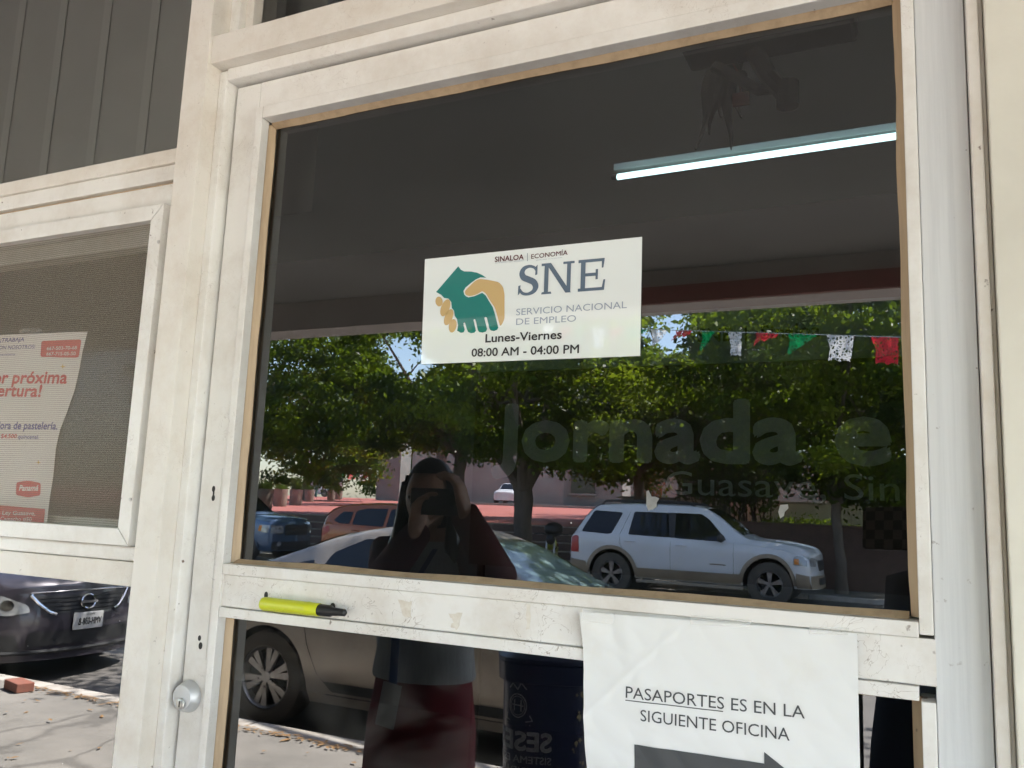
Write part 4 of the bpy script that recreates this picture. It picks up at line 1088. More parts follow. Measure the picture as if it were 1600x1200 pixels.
cb.side('wheel_arch_trim', [(a_+.43*math.cos(math.pi*k/n), max(.31,.36+.43*math.sin(math.pi*k/n))) for k in range(n+1)]+[(a_+.48*math.cos(math.pi*k/n), max(.31,.36+.48*math.sin(math.pi*k/n))) for k in range(n,-1,-1)], 'p_blue', off=.016, dense=.5)
orn = thing('parked_hatchback', 'burnt orange hatchback seen from the rear quarter before the plaza stairs', 'car', (-10.3, -15.5, road_z(15.5)))
S = [(-2.0,.92,.98,.66,.80),(-1.92,1.0,1.18,.66,.84),(-1.7,1.02,1.37,.60,.87),(-1.3,1.02,1.46,.58,.89),(-.6,1.0,1.50,.57,.895),(.1,.97,1.49,.57,.895),(.45,.95,1.41,.58,.895),(1.25,.92,1.02,.72,.89),(1.4,.90,.97,.72,.885),(1.9,.78,.86,.66,.85),(2.1,.66,.72,.56,.80)]
co_ = Car(orn, S, (-1.27,1.30), .32, .365, .20, 'p_orange', .2, .16)
co_.wheels(.32, .21, .215, 6)
for pts in ([(-1.62,1.10),(-1.38,1.04),(-1.10,1.03),(-1.12,1.30),(-1.42,1.30)], [(-1.03,1.03),(-.22,1.01),(-.24,1.40),(-.8,1.39),(-1.05,1.33)], [(-.14,1.0),(.90,.98),(.46,1.27),(.2,1.38),(-.16,1.40)]): co_.side('window', pts, 'carglass', r=.05)
co_.screen('rear_window', -1.93, -1.66, 'carglass', .08); co_.screen('windshield', 1.2, .48, 'carglass', .05)
co_.side('taillight', [(-1.97,.72),(-1.66,.86),(-1.72,.98),(-1.96,.92)], 'taillight', r=.03)
co_.front('taillight', [(.5,.74),(.80,.74),(.80,.92),(.52,.88)], 'taillight', end=0, r=.03)
MB().box(-1.90,-1.62,-.55,.55,1.415,1.44).build('spoiler', 'p_orange', orn, world=False, bevel=.008)
MB().tube([(-1.35,0,1.48),(-1.62,0,1.70)], [.006,.003], 6).build('aerial', 'black', orn, world=False)
handle(co_, -.9, .9, 'p_orange'); mirror(co_, .84, 1.0, 'p_orange')

# ---- motorcycle at the far kerb
mo = thing('motorcycle', 'small motorcycle with a round black top case and red tail lamp by the big tree', 'motorcycle', (-7.15, -16.1, road_z(16.1)), math.radians(70))
M['mgreen'] = mat('lime_plastic', (.30,.36,.03), .4)
for x in (-.62,.62):
    wv = MB().lathe([(.22,-.05),(.29,-.055),(.31,0),(.29,.055),(.22,.05)], (x,0,.31), 'Y', 28, caps=False).build('wheel', 'tyre', mo, world=False, smooth=True)
    m_ = MB().lathe([(.225,-.02),(.225,.02)], (x,0,.31), 'Y', 28, caps=False)
    for k in range(10): m_.tube([(x,0,.31),(x+.225*math.cos(k*.628),0,.31+.225*math.sin(k*.628))], .007, 5)
    m_.build('rim', 'alloy', wv, world=False)
MB().loft([[(x,-w,z-h),(x,w,z-h),(x,w*.7,z+h),(x,-w*.7,z+h)] for x,w,z,h in ((-.70,.06,.78,.04),(-.45,.12,.77,.06),(0,.11,.74,.06),(.12,.07,.78,.05))]).build('seat', 'blackmatt', mo, world=False, bevel=.02)
MB().sphere((.22,0,.80), (.22,.12,.13)).build('fuel_tank', 'mgreen', mo, world=False, smooth=True)
MB().box(-.16,.25,-.13,.13,.30,.62).build('engine', 'plastic', mo, world=False, bevel=.03)
for sg in (1,-1):
    MB().tube([(.62,sg*.08,.31),(.42,sg*.08,.92)], .02, 8).build('fork', 'steel', mo, world=False)
    MB().tube([(-.62,sg*.10,.31),(-.10,sg*.10,.42)], .02, 8).build('swing_arm', 'steel', mo, world=False)
    MB().tube([(.42,0,.97),(.36,sg*.2,1.02),(.26,sg*.36,1.0)], .014, 8).build('handlebar', 'black', mo, world=False)
    MB().box(-.55,-.22,sg*.10-.02,sg*.10+.02,.58,.72).build('side_panel', 'mgreen', mo, world=False, bevel=.015)
MB().sphere((.52,0,.90), (.09,.10,.11)).build('headlamp', 'black', mo, world=False, smooth=True)
MB().tube([(-.1,-.16,.32),(-.75,-.17,.42)], [.03,.045], 10).build('exhaust', 'steel', mo, world=False)
MB().sphere((-.66,0,1.08), (.20,.22,.17)).build('top_case', 'black', mo, world=False, smooth=True)
MB().sphere((-.84,0,.74), (.06,.11,.06)).build('tail_lamp', 'taillight', mo, world=False, smooth=True)

# ------------------------------------------------------------------ street things
# dark blue litter bin on the pavement
BX, BY = -1.325, -2.28
lb = thing('litter_bin', 'dark blue plastic litter bin with pale stencilled lettering on the pavement', 'bin', (BX, BY, 0))
M['bin'] = mat('navy_plastic', (.014,.020,.075), .32, c2=(.02,.028,.085), nscale=6, bump=.08, bscale=30)
M['stencil'] = mat('faded_stencil', (.60,.61,.62), .7, c2=(.35,.36,.38), nscale=60)
M['peel'] = mat('peeled_glue', (.40,.34,.20), .8)
def binr(z): return .155+.028*z/.9
rings = []
def brad(z, ang):
    e = 3.2; c, s_ = abs(math.cos(ang)), abs(math.sin(ang)); return binr(z)/((c**e+s_**e)**(1/e))
BROT = math.radians(-22)
def bp(z, ang, off=0, base=True):
    r = brad(z, ang)+off; a = ang+BROT; return (BX+r*math.cos(a), BY+r*math.sin(a), z)
for z, off in ((.0,-.01),(.02,0),(.3,0),(.6,0),(.80,0),(.815,.0),(.82,.018),(.885,.020),(.89,.014),(.89,-.006),(.70,-.008)):
    rings.append([bp(z, 2*math.pi*k/56, off) for k in range(56)])
MB().loft(rings).build('body', 'bin', lb, smooth=True)
rg = [[bp(z, 2*math.pi*k/56, off) for k in range(56)] for z, off in ((.892,.022),(.905,.020),(.93,-.03),(.945,-.09))]
MB().loft(rg).build('lid', 'bin', lb, smooth=True)
def binfn(x0, z0):
    def f(a, b):
        z = z0+b; ang = math.pi/2+(x0+a)/.17; return bp(z, ang, .0022)
    return f
text('SESESP', .092, binfn(-.015,.580), 'stencil', 'lettering', lb, bold=.05)
text('SISTEMA ESTATAL', .036, binfn(-.015,.535), 'stencil', 'lettering', lb, bold=.03)
text('SEGURIDAD', .036, binfn(-.015,.495), 'stencil', 'lettering', lb, bold=.03)
text('PÚBLICA', .026, binfn(.0,.460), 'stencil', 'lettering', lb)
cr = MB(); random.seed(5)
F = binfn(0,0)
def stroke(pts, w=.0022):
    for (a,b),(c_,d) in zip(pts, pts[1:]):
        L = math.hypot(c_-a, d-b) or 1; nx, ny = -(d-b)/L*w, (c_-a)/L*w
        cr.add([F(a+nx,b+ny),F(c_+nx,d+ny),F(c_-nx,d-ny),F(a-nx,b-ny)], [(0,1,2,3)])
cx, cz = .105, .735
stroke([(cx+.03*math.cos(t*.35), cz+.042*math.sin(t*.35)) for t in range(19)]); stroke([(cx+.024*math.cos(t*.35), cz+.034*math.sin(t*.35)) for t in range(19)], .0012)
stroke([(cx-.012,cz-.02),(cx-.012,cz+.022)]); stroke([(cx+.012,cz-.02),(cx+.010,cz+.022)]); stroke([(cx-.02,cz),(cx+.02,cz+.002)])
stroke([(cx-.03,cz+.06),(cx-.012,cz+.082),(cx,cz+.058),(cx+.018,cz+.078),(cx+.03,cz+.06)]); stroke([(cx-.04,cz-.03),(cx-.05,cz-.05),(cx-.028,cz-.055)]); stroke([(cx+.04,cz-.03),(cx+.046,cz-.052),(cx+.03,cz-.056)])
stroke([(cx-.045,cz-.066),(cx+.045,cz-.066)], .001)
cr.build('crest', 'stencil', lb, fix=False)
pe = MB(); random.seed(9)
for i in range(34):
    a0_ = random.choice((-.10,-.145))+random.gauss(0,.012); z0_ = random.uniform(.42,.80); k = random.randint(4,7); r_ = random.uniform(.004,.012)
    pts = [(a0_+r_*random.uniform(.5,1)*math.cos(t*6.28/k), z0_+r_*random.uniform(.6,1.6)*math.sin(t*6.28/k)) for t in range(k)]
    pe.add([F(a,b) for a,b in pts], [tuple(range(k))])
pe.build('glue_marks', 'peel', lb, fix=False)
# brick by the kerb, dead leaves
M['brick'] = mat('red_brick', (.30,.105,.07), .9, c2=(.22,.10,.075), nscale=20, bump=.4)
br = MB().box(-.12,.12,-.06,.06,0,.065).build('brick', 'brick', None, bevel=.006); br.location = (-6.02,-3.42,.002); br.rotation_euler = (0,0,.25)
tag(br, 'red brick lying on the pavement beside the kerb', 'brick')
M['deadleaf'] = mat('dead_leaf', (.34,.19,.07), .8, c2=(.22,.12,.05), nscale=30)
random.seed(21); dl_ = MB()
for i in range(950):
    kerbside = i < 800
    x = random.uniform(-8.5,.5); y = (-3.54+abs(random.gauss(0,.05))) if kerbside else random.uniform(-3.4,-1.2)
    if kerbside and math.sin(x*3.1)+math.sin(x*1.3+1) < -.6: continue
    l = random.uniform(.012,.032); w = l*random.uniform(.3,.5); a = random.uniform(0,6.28); z = .004+random.uniform(0,.012)
    c_, s_ = math.cos(a), math.sin(a); t1, t2 = random.uniform(0,.008), random.uniform(0,.01)
    dl_.add([(x-l*c_,y-l*s_,z),(x+w*s_,y-w*c_,z+t1),(x+l*c_,y+l*s_,z+t2),(x-w*s_,y+w*c_,z+t1)], [(0,1,2,3)])
tag(dl_.build('fallen_leaves', 'deadleaf', fix=False), 'dry brown leaves gathered along the near kerb', kind='stuff')
# brown retaining wall
M['brownwall'] = mat('brown_stucco', (.15,.095,.075), .9, c2=(.10,.062,.05), nscale=6, lo=.35, hi=.7, bump=.6, bscale=25)
rw = thing('retaining_wall', 'low brown stucco wall behind the white SUV', 'wall', (2,-18.7,0))
MB().box(-4.5,16,-18.86,-18.55,.05,1.36).build('wall', 'brownwall', rw, bevel=.01)
MB().box(-4.52,16,-18.88,-18.53,1.362,1.42).build('coping', 'brownwall', rw, bevel=.01)
# pink building and plaza wings behind
M['pink'] = mat('pale_pink_render', (.36,.385,.345), .85, c2=(.29,.305,.275), nscale=.8, bump=.15)
M['pinkd'] = mat('grey_pink_render', (.25,.26,.24), .85, c2=(.205,.21,.195), nscale=.8)
M['window_dark'] = mat('dark_window', (.02,.022,.025), .1)
hall = thing('plaza_hall', 'long pale pink hall with a tall square pillar at the far side of the plaza', 'building', (-30,-64,plaza_z(64)))
def hb(name, px0, px1, Y, ztop, depth, m='pink'):
    a, b = sp(px0,790,Y), sp(px1,790,Y)
    return MB().box(a.x, b.x, -Y-depth, -Y, plaza_z(64)-.8, ztop).build(name, m, hall, bevel=.02)
hb('wall', 640, 905, 66, 6.5, 6); w2 = hb('wing', 880, 972, 58, 5.5, 6, 'pinkd')
hb('pillar', 586, 622, 60, 10, 1.6, 'pinkd')
a, b = sp(893,760,58), sp(930,760,58)
wn_ = MB().box(a.x, b.x, -57.99, -57.9, 2.9, 4.6).build('window', 'window_dark', hall); MB().box(a.x-.1, b.x+.1, -57.97, -57.75, 2.75, 2.88).build('sill', 'pink', wn_)
hb('kerb', 700, 975, 56, 1.95, 1.2)
pw = thing('garden_wall', 'low pale pink wall behind the raised bed', 'wall', tuple(sp(1150,795,27)))
a, b = sp(970,790,27), sp(1480,790,27)
MB().box(a.x, b.x, -27.3, -27, 1.0, 2.02).build('wall', 'pink', pw, bevel=.02)
MB().box(a.x-.02, b.x+.02, -27.33, -26.97, 2.022, 2.08).build('coping', 'pinkd', pw, bevel=.01)
house = thing('back_building', 'plain pale pink building behind the trees on the right', 'building', (0,-46,1.3))
a, b = sp(985,770,46), sp(1500,770,46)
MB().box(a.x, b.x+8, -52, -46, 1.0, 5.0).build('wall', 'pink', house, bevel=.02)
for k in range(5):
    x = a.x+3+k*3.6; MB().box(x, x+1.5, -45.99, -45.95, 2.6, 4.4).build('window', 'window_dark', house)
# concrete planters
M['planter'] = mat('weathered_concrete_planter', (.27,.215,.175), .9, c2=(.17,.135,.11), nscale=5, lo=.35, hi=.7, bump=.4, bscale=30)
LF = leaf_mat('planter_leaf', (.045,.075,.02), (.10,.12,.04), .4)
plsrc = None
def planter(px, py_base, zdep, lab, tall):
    # distance along the camera axis -> a point on the plaza
    v = _f + RR*((px-800)/FPX) - UU*((py_base-600)/FPX); p = Vector((0,-CAM_D,CAM_H)) + v*zdep
    loc = (p.x, -p.y, plaza_z(p.y))
    t = thing('planter', lab, 'planter', loc, 0, 'round concrete planters along the plaza')
    pb_ = MB(); n = 26
    pr = [(.265,0),(.285,.1),(.30,.55),(.31,.66),(.31,.74),(.27,.74),(.265,.66)]
    pb_.lathe(pr, (0,0,0), 'Z', n); pb_.build('pot', 'planter', t, world=False, smooth=True)
    random.seed(int(px)); lv = MB()
    for i in range(240):
        a = random.uniform(0,6.28); r_ = random.uniform(0,.22); h = random.uniform(.1,tall); x, y = r_*math.cos(a), r_*math.sin(a)
        dx, dy = random.gauss(0,.14), random.gauss(0,.14); w = .012
        lv.add([(x-w,y,.68),(x+w,y,.68),(x+dx*.6+w,y+dy*.6,.68+h*.7),(x+dx,y+dy,.68+h),(x+dx*.6-w,y+dy*.6,.68+h*.7)], [(0,1,2,3,4)])
    lv.build('plant', LF, t, world=False, fix=False)
for px, pyb, zd, lab, tall in ((411,797,28.2,'nearest round concrete planter with spiky greenery at the stair head',.42),(437,790,36,'second round planter from the stair head, plants sparse',.30),(462,786,39.5,'third round planter along the plaza, with tall thin shoots',.75),(483,781,52,'fourth round planter, in front of the white banner frame',.35),(517,780,64,'small far round planter left of the distant white SUV',.4),(529,780,68,'farthest round planter, half before the distant white SUV',.35)):
    planter(px, pyb, zd, lab, tall)
# banner frame far off
bf = thing('framed_banner', 'white framed banner on green posts beyond the planters', 'banner', tuple(sp(511,775,66)))
M['bpost'] = mat('green_post', (.02,.09,.08), .5); M['bwhite'] = mat('banner_white', (.66,.64,.62), .7)
a, b = sp(486,759,66), sp(537,740,66)
MB().box(a.x,b.x,-66.05,-66,a.z,b.z).build('sheet', 'bwhite', bf)
for x in (a.x+.6, b.x-.6): MB().box(x-.08,x+.08,-66.2,-66.06,plaza_z(66),b.z).build('post', 'bpost', bf)
m_ = MB()
for k in range(5): x = a.x+(b.x-a.x)*k/4; m_.box(x-.03,x+.03,-65.99,-65.96,a.z,b.z)
for z in (a.z,b.z): m_.box(a.x,b.x,-65.955,-65.93,z-.08,z+.08)
m_.build('frame', 'pinkd', bf)
lp = thing('light_pole', 'pale slim pole standing behind the planters', 'pole', tuple(sp(478,775,60)))
q = sp(478,775,60); MB().tube([(q.x,q.y,1.5),(q.x,q.y,7)], [.22,.18], 10).build('post', 'bwhite', lp); MB().box(q.x-.4,q.x+.4,q.y-.4,q.y+.4,1.2,1.7).build('foot', 'pinkd', lp)
# papel picado over the street
M['f_white'] = lace_mat('white_lace_flag', (.80,.80,.80)); M['f_red'] = lace_mat('red_lace_flag', (.75,.04,.06)); M['f_green'] = lace_mat('green_lace_flag', (.01,.42,.12))
M['string'] = mat('string', (.5,.5,.48), .7)
def bunting(P0, P1, n, first, size, shapes, label, flab, sag=.0, near=True):
    P0, P1 = Vector(P0), Vector(P1)
    t = thing('flag_string', label, 'string', tuple(P0))
    def pt(u): p = P0.lerp(P1, u); return p - Vector((0,0,sag*4*u*(1-u)))
    MB().tube([pt(i/24) for i in range(25)], .004 if near else .012, 5).build('string', 'string', t)
    cols = ['green','white','red']
    for i in range(n):
        u = (i+.5)/n; p = pt(u); d = (P1-P0).normalized(); c = cols[(i+first)%3]; sh = shapes[i % len(shapes)]
        random.seed(i*7+3); w = size*random.uniform(.85,1.05); h = size*random.uniform(.75,1.0); fl = random.uniform(-.5,.5)
        side = d.cross(Vector((0,0,1))).normalized()
        if sh == 'tri': pts = [(0,0),(w*1.15,0),(w*.55,-h*.42),(w*.28,-h*.62),(w*.20,-h*.58),(w*.12,-h*.78),(-w*.02,-h*.72),(.02,-h*.3)]
        elif sh == 'strip': pts = [(0,0),(w*1.1,0),(w*.95,-h*.18),(w*.7,-h*.20),(w*.5,-h*.34),(w*.3,-h*.26),(-w*.18,-h*.52),(w*.02,-h*.15)]
        else: pts = [(0,0),(w,0),(w*.96,-h*.55),(w*.9,-h*.95),(w*.68,-h*.9),(w*.5,-h*.98),(w*.32,-h*.9),(w*.1,-h*.98),(.04,-h*.5)]
        f = lambda a,b,dd: tuple(p + d*a + Vector((0,0,b)) + side*(fl*.25*b + .03*math.sin(a*9+i)))
        o = MB().poly(pts, f).build('flag', M['f_'+c], None, fix=False)
        o.location = p; o.data.transform(Matrix.Translation(-p))
        tag(o, flab(i, c), 'flag', label.split(' strung')[0]+'s')
bunting(sp(840,509,10), sp(1470,529,6.0), 15, 1, .29, ['tri','tri','tri','sq','tri','tri','tri','strip','tri','sq','strip','tri','sq','sq','tri'],
        'string of lace flags strung across the street close to the porch', lambda i,c: f'{c} lace flag on the near string, {["at the far left end, beside the sign","second from the left end","third from the left end, above the sign corner","fourth from the left, near the sign edge","first clear of the sign edge","second clear of the sign edge","as the narrow twisted strip","third clear of the sign edge","in the middle of the clear stretch","just right of the middle","sixth clear of the sign edge","fourth from the right end","third from the right end","second from the right end","at the far right end"][i]}', .0)
bunting(sp(480,733,60), sp(592,737,60), 13, 1, .9, ['tri','sq'], 'string of small far flags strung beyond the banner frame', lambda i,c: f'tiny distant {c} festival flag hung above the white banner frame', .1, False)

# ------------------------------------------------------------------ trees
M['bark'] = mat('grey_bark', (.20,.165,.135), .9, c2=(.10,.08,.065), nscale=7, stretch=(1,1,.25), bump=.8, bscale=22)
M['leaf_a'] = leaf_mat('ficus_leaf', (.020,.052,.006), (.065,.115,.010), .45)
M['leaf_b'] = leaf_mat('light_leaf', (.060,.11,.007), (.15,.20,.012), .48)
M['leaf_c'] = leaf_mat('dark_leaf', (.014,.035,.010), (.035,.065,.015), .38)
def leaves(name, C, L, m, parent, seed, up=.35):
    """C: n x 3 leaf centres, L: leaf length"""
    rng = np.random.default_rng(seed); n = len(C)
    nv = rng.normal(size=(n,3)); nv[:,2] += up*2; nv /= np.linalg.norm(nv,axis=1)[:,None]
    a = np.cross(nv, rng.normal(size=(n,3))); a /= np.linalg.norm(a,axis=1)[:,None]; b = np.cross(nv, a)
    l = (L*rng.uniform(.6,1.25,n))[:,None]
    v = np.stack([C-a*l*.5, C+b*l*.26+nv*l*.06, C+a*l*.5-nv*l*.10, C-b*l*.26+nv*l*.06], 1).reshape(-1,3)
    q = origin(parent); v = v-np.array(q)
    me = bpy.data.meshes.new(name); me.vertices.add(4*n); me.vertices.foreach_set('co', v.astype(np.float32).ravel())
    me.loops.add(4*n); me.loops.foreach_set('vertex_index', np.arange(4*n, dtype=np.int32))
    me.polygons.add(n); me.polygons.foreach_set('loop_start', np.arange(0,4*n,4,dtype=np.int32))
    try: me.polygons.foreach_set('loop_total', np.full(n,4,dtype=np.int32))
    except Exception: pass
    me.update(calc_edges=True); me.materials.append(M[m])
    o = bpy.data.objects.new(name, me); COL.objects.link(o); o.parent = parent; return o
DENS = (1.5, 1.55)
M['leaf_y'] = leaf_mat('young_leaf', (.12,.17,.010), (.22,.26,.016), .52)  # bright colour stands for sunlit clumps, scattered over the crown
M['leaf_d'] = leaf_mat('old_leaf', (.011,.028,.006), (.026,.05,.008), .35)  # dark colour stands for the shaded clumps between them
MIXES = {'leaf_a':('leaf_b','leaf_d','leaf_y'), 'leaf_b':('leaf_y','leaf_a','leaf_d'), 'leaf_c':('leaf_d','leaf_a','leaf_b')}
def tree(name, label, base, r0, fork, cc, rad, nclump, per, L, m, seed, group='trees beyond the street', limbs=7, clump=.55, zmin=None):
    base = Vector(base); t = thing(name, label, 'tree', base, 0, group)
    rng = np.random.default_rng(seed); random.seed(seed); nclump = int(nclump*DENS[0]); per = int(per*DENS[1])
    F = Vector(fork); H = (F-base).length; mb = MB()
    pts = [base+(F-base)*k/7 + Vector((random.gauss(0,.03),random.gauss(0,.03),0))*H*(.0 if k in (0,) else .4) for k in range(8)]
    mb.tube([base-Vector((0,0,.1))]+pts, [r0*1.75]+[r0*(1.45,1.15,1.02,.97,.95,.98,1.05,1.0)[k] for k in range(8)], 14)
    cc = np.array(cc); rad = np.array(rad)
    d = rng.normal(size=(nclump,3)); d /= np.linalg.norm(d,axis=1)[:,None]
    rr = rng.uniform(.25,1,nclump)**.55
    P = cc + d*rad*rr[:,None]*(1+.16*np.sin(d[:,:1]*5+seed)*np.cos(d[:,2:]*4+seed))
    if zmin is not None:
        P[:,2] = np.where(P[:,2] < zmin, zmin+rng.uniform(0,.5,nclump), P[:,2])
    for hp, hr in ((( -10.30,-15.0,4.75),.30),((-4.42,-15.0,5.02),.28)):      # openings where the sky shows through the crowns
        a = np.array((0,CAM_D,CAM_H)); b = np.array(hp); dv = (b-a)/np.linalg.norm(b-a); w_ = P-a; al = w_@dv; dist = np.linalg.norm(w_-al[:,None]*dv,axis=1)
        P = P[dist > (hr+clump*.55)*al/18]
    nclump = len(P)
    for k in range(limbs):
        q = P[rng.integers(nclump)]; e = Vector(q); mid = F.lerp(e,.5)+Vector((random.gauss(0,.25),random.gauss(0,.25),random.uniform(0,.5)))
        mm = F.lerp(mid,.5)+Vector((random.gauss(0,.08),random.gauss(0,.08),0))
        mb.tube([F-Vector((0,0,r0*.8)), mm, mid, mid.lerp(e,.6), e], [r0*.62,r0*.48,r0*.32,r0*.18,r0*.06], 9)
        for j in range(2):
            e2 = Vector(P[rng.integers(nclump)]); e2 = mid.lerp(e2, min(1, 1.6/max(.1,(e2-mid).length)))
            mb.tube([mid, mid.lerp(e2,.5)+Vector((0,0,random.uniform(-.1,.2))), e2], [r0*.22,r0*.13,r0*.04], 6)
    mb.build('trunk', 'bark', t, smooth=True)
    cs_ = []; mi = []
    for p in P:
        s = clump*rng.uniform(.5,1.25); n = int(per*rng.uniform(.5,1.4))
        g = rng.normal(size=(n,3))*np.array([s,s,s*.5])*.55
        cs_.append(p+g); mi += [int(rng.choice(4, p=(.32,.16,.18,.34)))]*n
    o = leaves('crown', np.concatenate(cs_), L, m, t, seed)
    for q in MIXES[m]: o.data.materials.append(M[q])
    o.data.polygons.foreach_set('material_index', np.array(mi, dtype=np.int32))
    return t
tree('street_tree', 'big ficus tree with a thick forked trunk between the motorcycle and the sedan roof', (-8.62,-17.9,.08), .225, (-8.72,-17.9,2.0), (-8.5,-17.7,4.9), (3.9,3.4,2.75), 190, 120, .16, 'leaf_a', 11, limbs=10, zmin=2.35)
tree('street_tree', 'street tree with a slender straight trunk ahead of the white SUV bonnet', (-1.46,-17.5,.08), .098, (-1.55,-17.5,2.2), (-.9,-17.3,4.7), (3.6,3.0,2.9), 190, 115, .15, 'leaf_b', 12, zmin=1.95, clump=.5)
tree('street_tree', 'leafy tree shading the blue SUV on the left of the stairs', (-19.3,-18.3,.08), .20, (-19.0,-18.3,2.3), (-16.4,-18.2,5.2), (4.9,3.4,2.9), 210, 110, .16, 'leaf_b', 13, zmin=3.0)
tree('plaza_tree', 'dark tree on the plaza behind the woman in the reflection', (-13.6,-23.5,1.15), .2, (-13.6,-23.5,3.2), (-13.8,-23.2,6.1), (4.2,3.4,3.2), 170, 110, .20, 'leaf_a', 14, zmin=2.75)
tree('garden_tree', 'dark dense tree in the raised bed behind the white SUV roof', (-5.0,-23.5,1.3), .16, (-5.0,-23.5,3.3), (-5.2,-23.3,5.9), (3.7,3.0,3.3), 170, 110, .19, 'leaf_c', 15, zmin=2.35)
tree('garden_tree', 'bushy tree in the raised bed at the far right of the glass', (2.2,-22.8,1.3), .16, (2.1,-22.8,3.0), (1.6,-22.6,5.6), (4.0,3.2,3.4), 170, 110, .15, 'leaf_a', 16, zmin=2.2)
tree('plaza_tree', 'pale green tree far off behind the planters', (-39,-47,1.6), .3, (-39,-47,3.8), (-37.5,-47,6.6), (6.5,4.5,4.6), 130, 80, .34, 'leaf_b', 17, clump=1.0, zmin=2.6)
tree('plaza_tree', 'tall distant tree rising behind the white banner frame', (-54,-84,1.6), .4, (-54,-84,4), (-53,-84,9), (12,6,7.0), 190, 80, .5, 'leaf_a', 18, clump=1.5, zmin=2.6)
tree('plaza_tree', 'tall tree in the plaza whose crown fills the gap over the hall', (-24,-40,1.5), .3, (-24,-40,5.2), (-23.5,-40,9.6), (7.0,5.0,4.6), 150, 90, .30, 'leaf_c', 19, clump=1.0, zmin=5.6)
tree('garden_tree', 'high crowned tree behind the garden wall on the right', (-7,-36,1.3), .25, (-7,-36,4.2), (-6,-36,8.2), (6.5,5.0,4.6), 150, 90, .26, 'leaf_a', 20, clump=.9, zmin=4.2)
tree('garden_tree', 'dark bushy tree behind the bare forked tree', (-8.6,-27,1.3), .18, (-8.6,-27,3.0), (-8.6,-27,5.2), (4.2,2.6,3.2), 130, 100, .22, 'leaf_c', 24, clump=.7, zmin=2.7)
tree('street_tree', 'second slender street tree farther along the brown wall to the right', (5.6,-17.5,.08), .10, (5.7,-17.5,2.3), (6.2,-17.4,4.9), (3.4,2.8,2.8), 110, 90, .17, 'leaf_b', 25, zmin=2.1)
tree('garden_tree', 'round bushy tree in the raised bed beyond the brown wall, far right', (10.5,-24,1.3), .16, (10.4,-24,3.1), (10.2,-24,5.6), (4.2,3.2,3.2), 120, 90, .20, 'leaf_a', 26, zmin=2.4)
tree('kerb_tree', 'wide shade tree leaning over the near kerb and the silver saloon', (3.9,-3.1,0), .12, (3.1,-4.2,3.4), (-2.6,-8.9,6.5), (5.6,2.3,1.4), 110, 80, .15, 'leaf_a', 23, clump=.5, zmin=5.0)
# leafless forked tree, stalks and undergrowth in the raised bed
bt_ = thing('bare_tree', 'leafless pale forked tree among the dark foliage', 'tree', (-5.6,-20.6,1.3), 0)
mb = MB(); random.seed(4)
def branch(p, d, l, r, n):
    e = p + d*l; mid = p.lerp(e,.5)+Vector((random.gauss(0,.04),random.gauss(0,.04),random.gauss(0,.03)))
    mb.tube([p, mid, e], [r, r*.8, r*.6], 6)
    if n: 
        for k in range(3 if n > 2 else 2):
            dd = (d + Vector((random.gauss(0,.55),random.gauss(0,.3),random.gauss(.1,.35)))).normalized(); branch(e, dd, l*.68, r*.6, n-1)
branch(Vector((-5.6,-20.6,1.2)), Vector((.05,0,1)), 1.25, .055, 5); mb.build('branches', M['bark'], bt_)
M['stalk'] = mat('cane_stalk', (.05,.042,.03), .7)
for i, (px, w_, lab) in enumerate(((1125,.55,'clump of tall dark canes with narrow leaves just beyond the SUV windscreen'),(1175,.5,'clump of tall dark canes with narrow leaves over the SUV bonnet'))):
    b = sp(px, 800, 20.2); t = thing('cane_clump', lab, 'plant', (b.x, b.y, 1.3), 0, 'cane clumps in the raised bed'); random.seed(30+i)
    mb = MB(); C = []
    for k in range(16):
        x, y = b.x+random.gauss(0,w_*.45), b.y+random.gauss(0,.2); tx = x+random.gauss(0,.25); h = random.uniform(1.0,2.2)
        mb.tube([(x,y,1.25),((x+tx)/2,y,1.3+h*.5),(tx,y,1.3+h)], [.02,.017,.01], 6)
        for j in range(60): u = random.uniform(.35,1.05); C.append((x+(tx-x)*u+random.gauss(0,.16), y+random.gauss(0,.16), 1.3+h*u+random.gauss(0,.12)))
    mb.build('stalks', 'stalk', t); leaves('leaves', np.array(C), .17, 'leaf_c', t, 40+i)
rng = np.random.default_rng(77); n = 9000
gx = rng.uniform(-4.4,10,n); gy = -rng.uniform(18.95,26.5,n); gz = 1.30+np.abs(rng.normal(0,.05,n))*(1+1.5*(np.sin(gx*1.7)>.3))
root = thing('ground_cover', None, None, (0,-19,1.3)); 
gc = leaves('ground_cover', np.stack([gx,gy,gz],1), .10, 'leaf_b', root, 78, .1)
gc.parent = None; gc.location = root.location; bpy.data.objects.remove(root); gc.name = 'ground_cover'; tag(gc, 'low sunlit green ground cover on the raised bed', kind='stuff')
M['redflower'] = leaf_mat('red_flower', (.42,.03,.02), (.55,.12,.03), .3)
b = sp(1020,768,29); t = thing('flower_bush', 'small bush with red and orange flowers by the garden wall', 'plant', (b.x,b.y,1.35)); 
C = np.random.default_rng(5).normal(size=(500,3))*np.array([.30,.22,.42])+np.array([b.x,b.y,2.35]); leaves('flowers', C[:230], .14, 'redflower', t, 6); leaves('leaves', C[200:], .14, 'leaf_b', t, 7)
MB().tube([(b.x,b.y,1.2),(b.x+.05,b.y,2.3)], [.04,.02], 7).build('stem', 'bark', t)

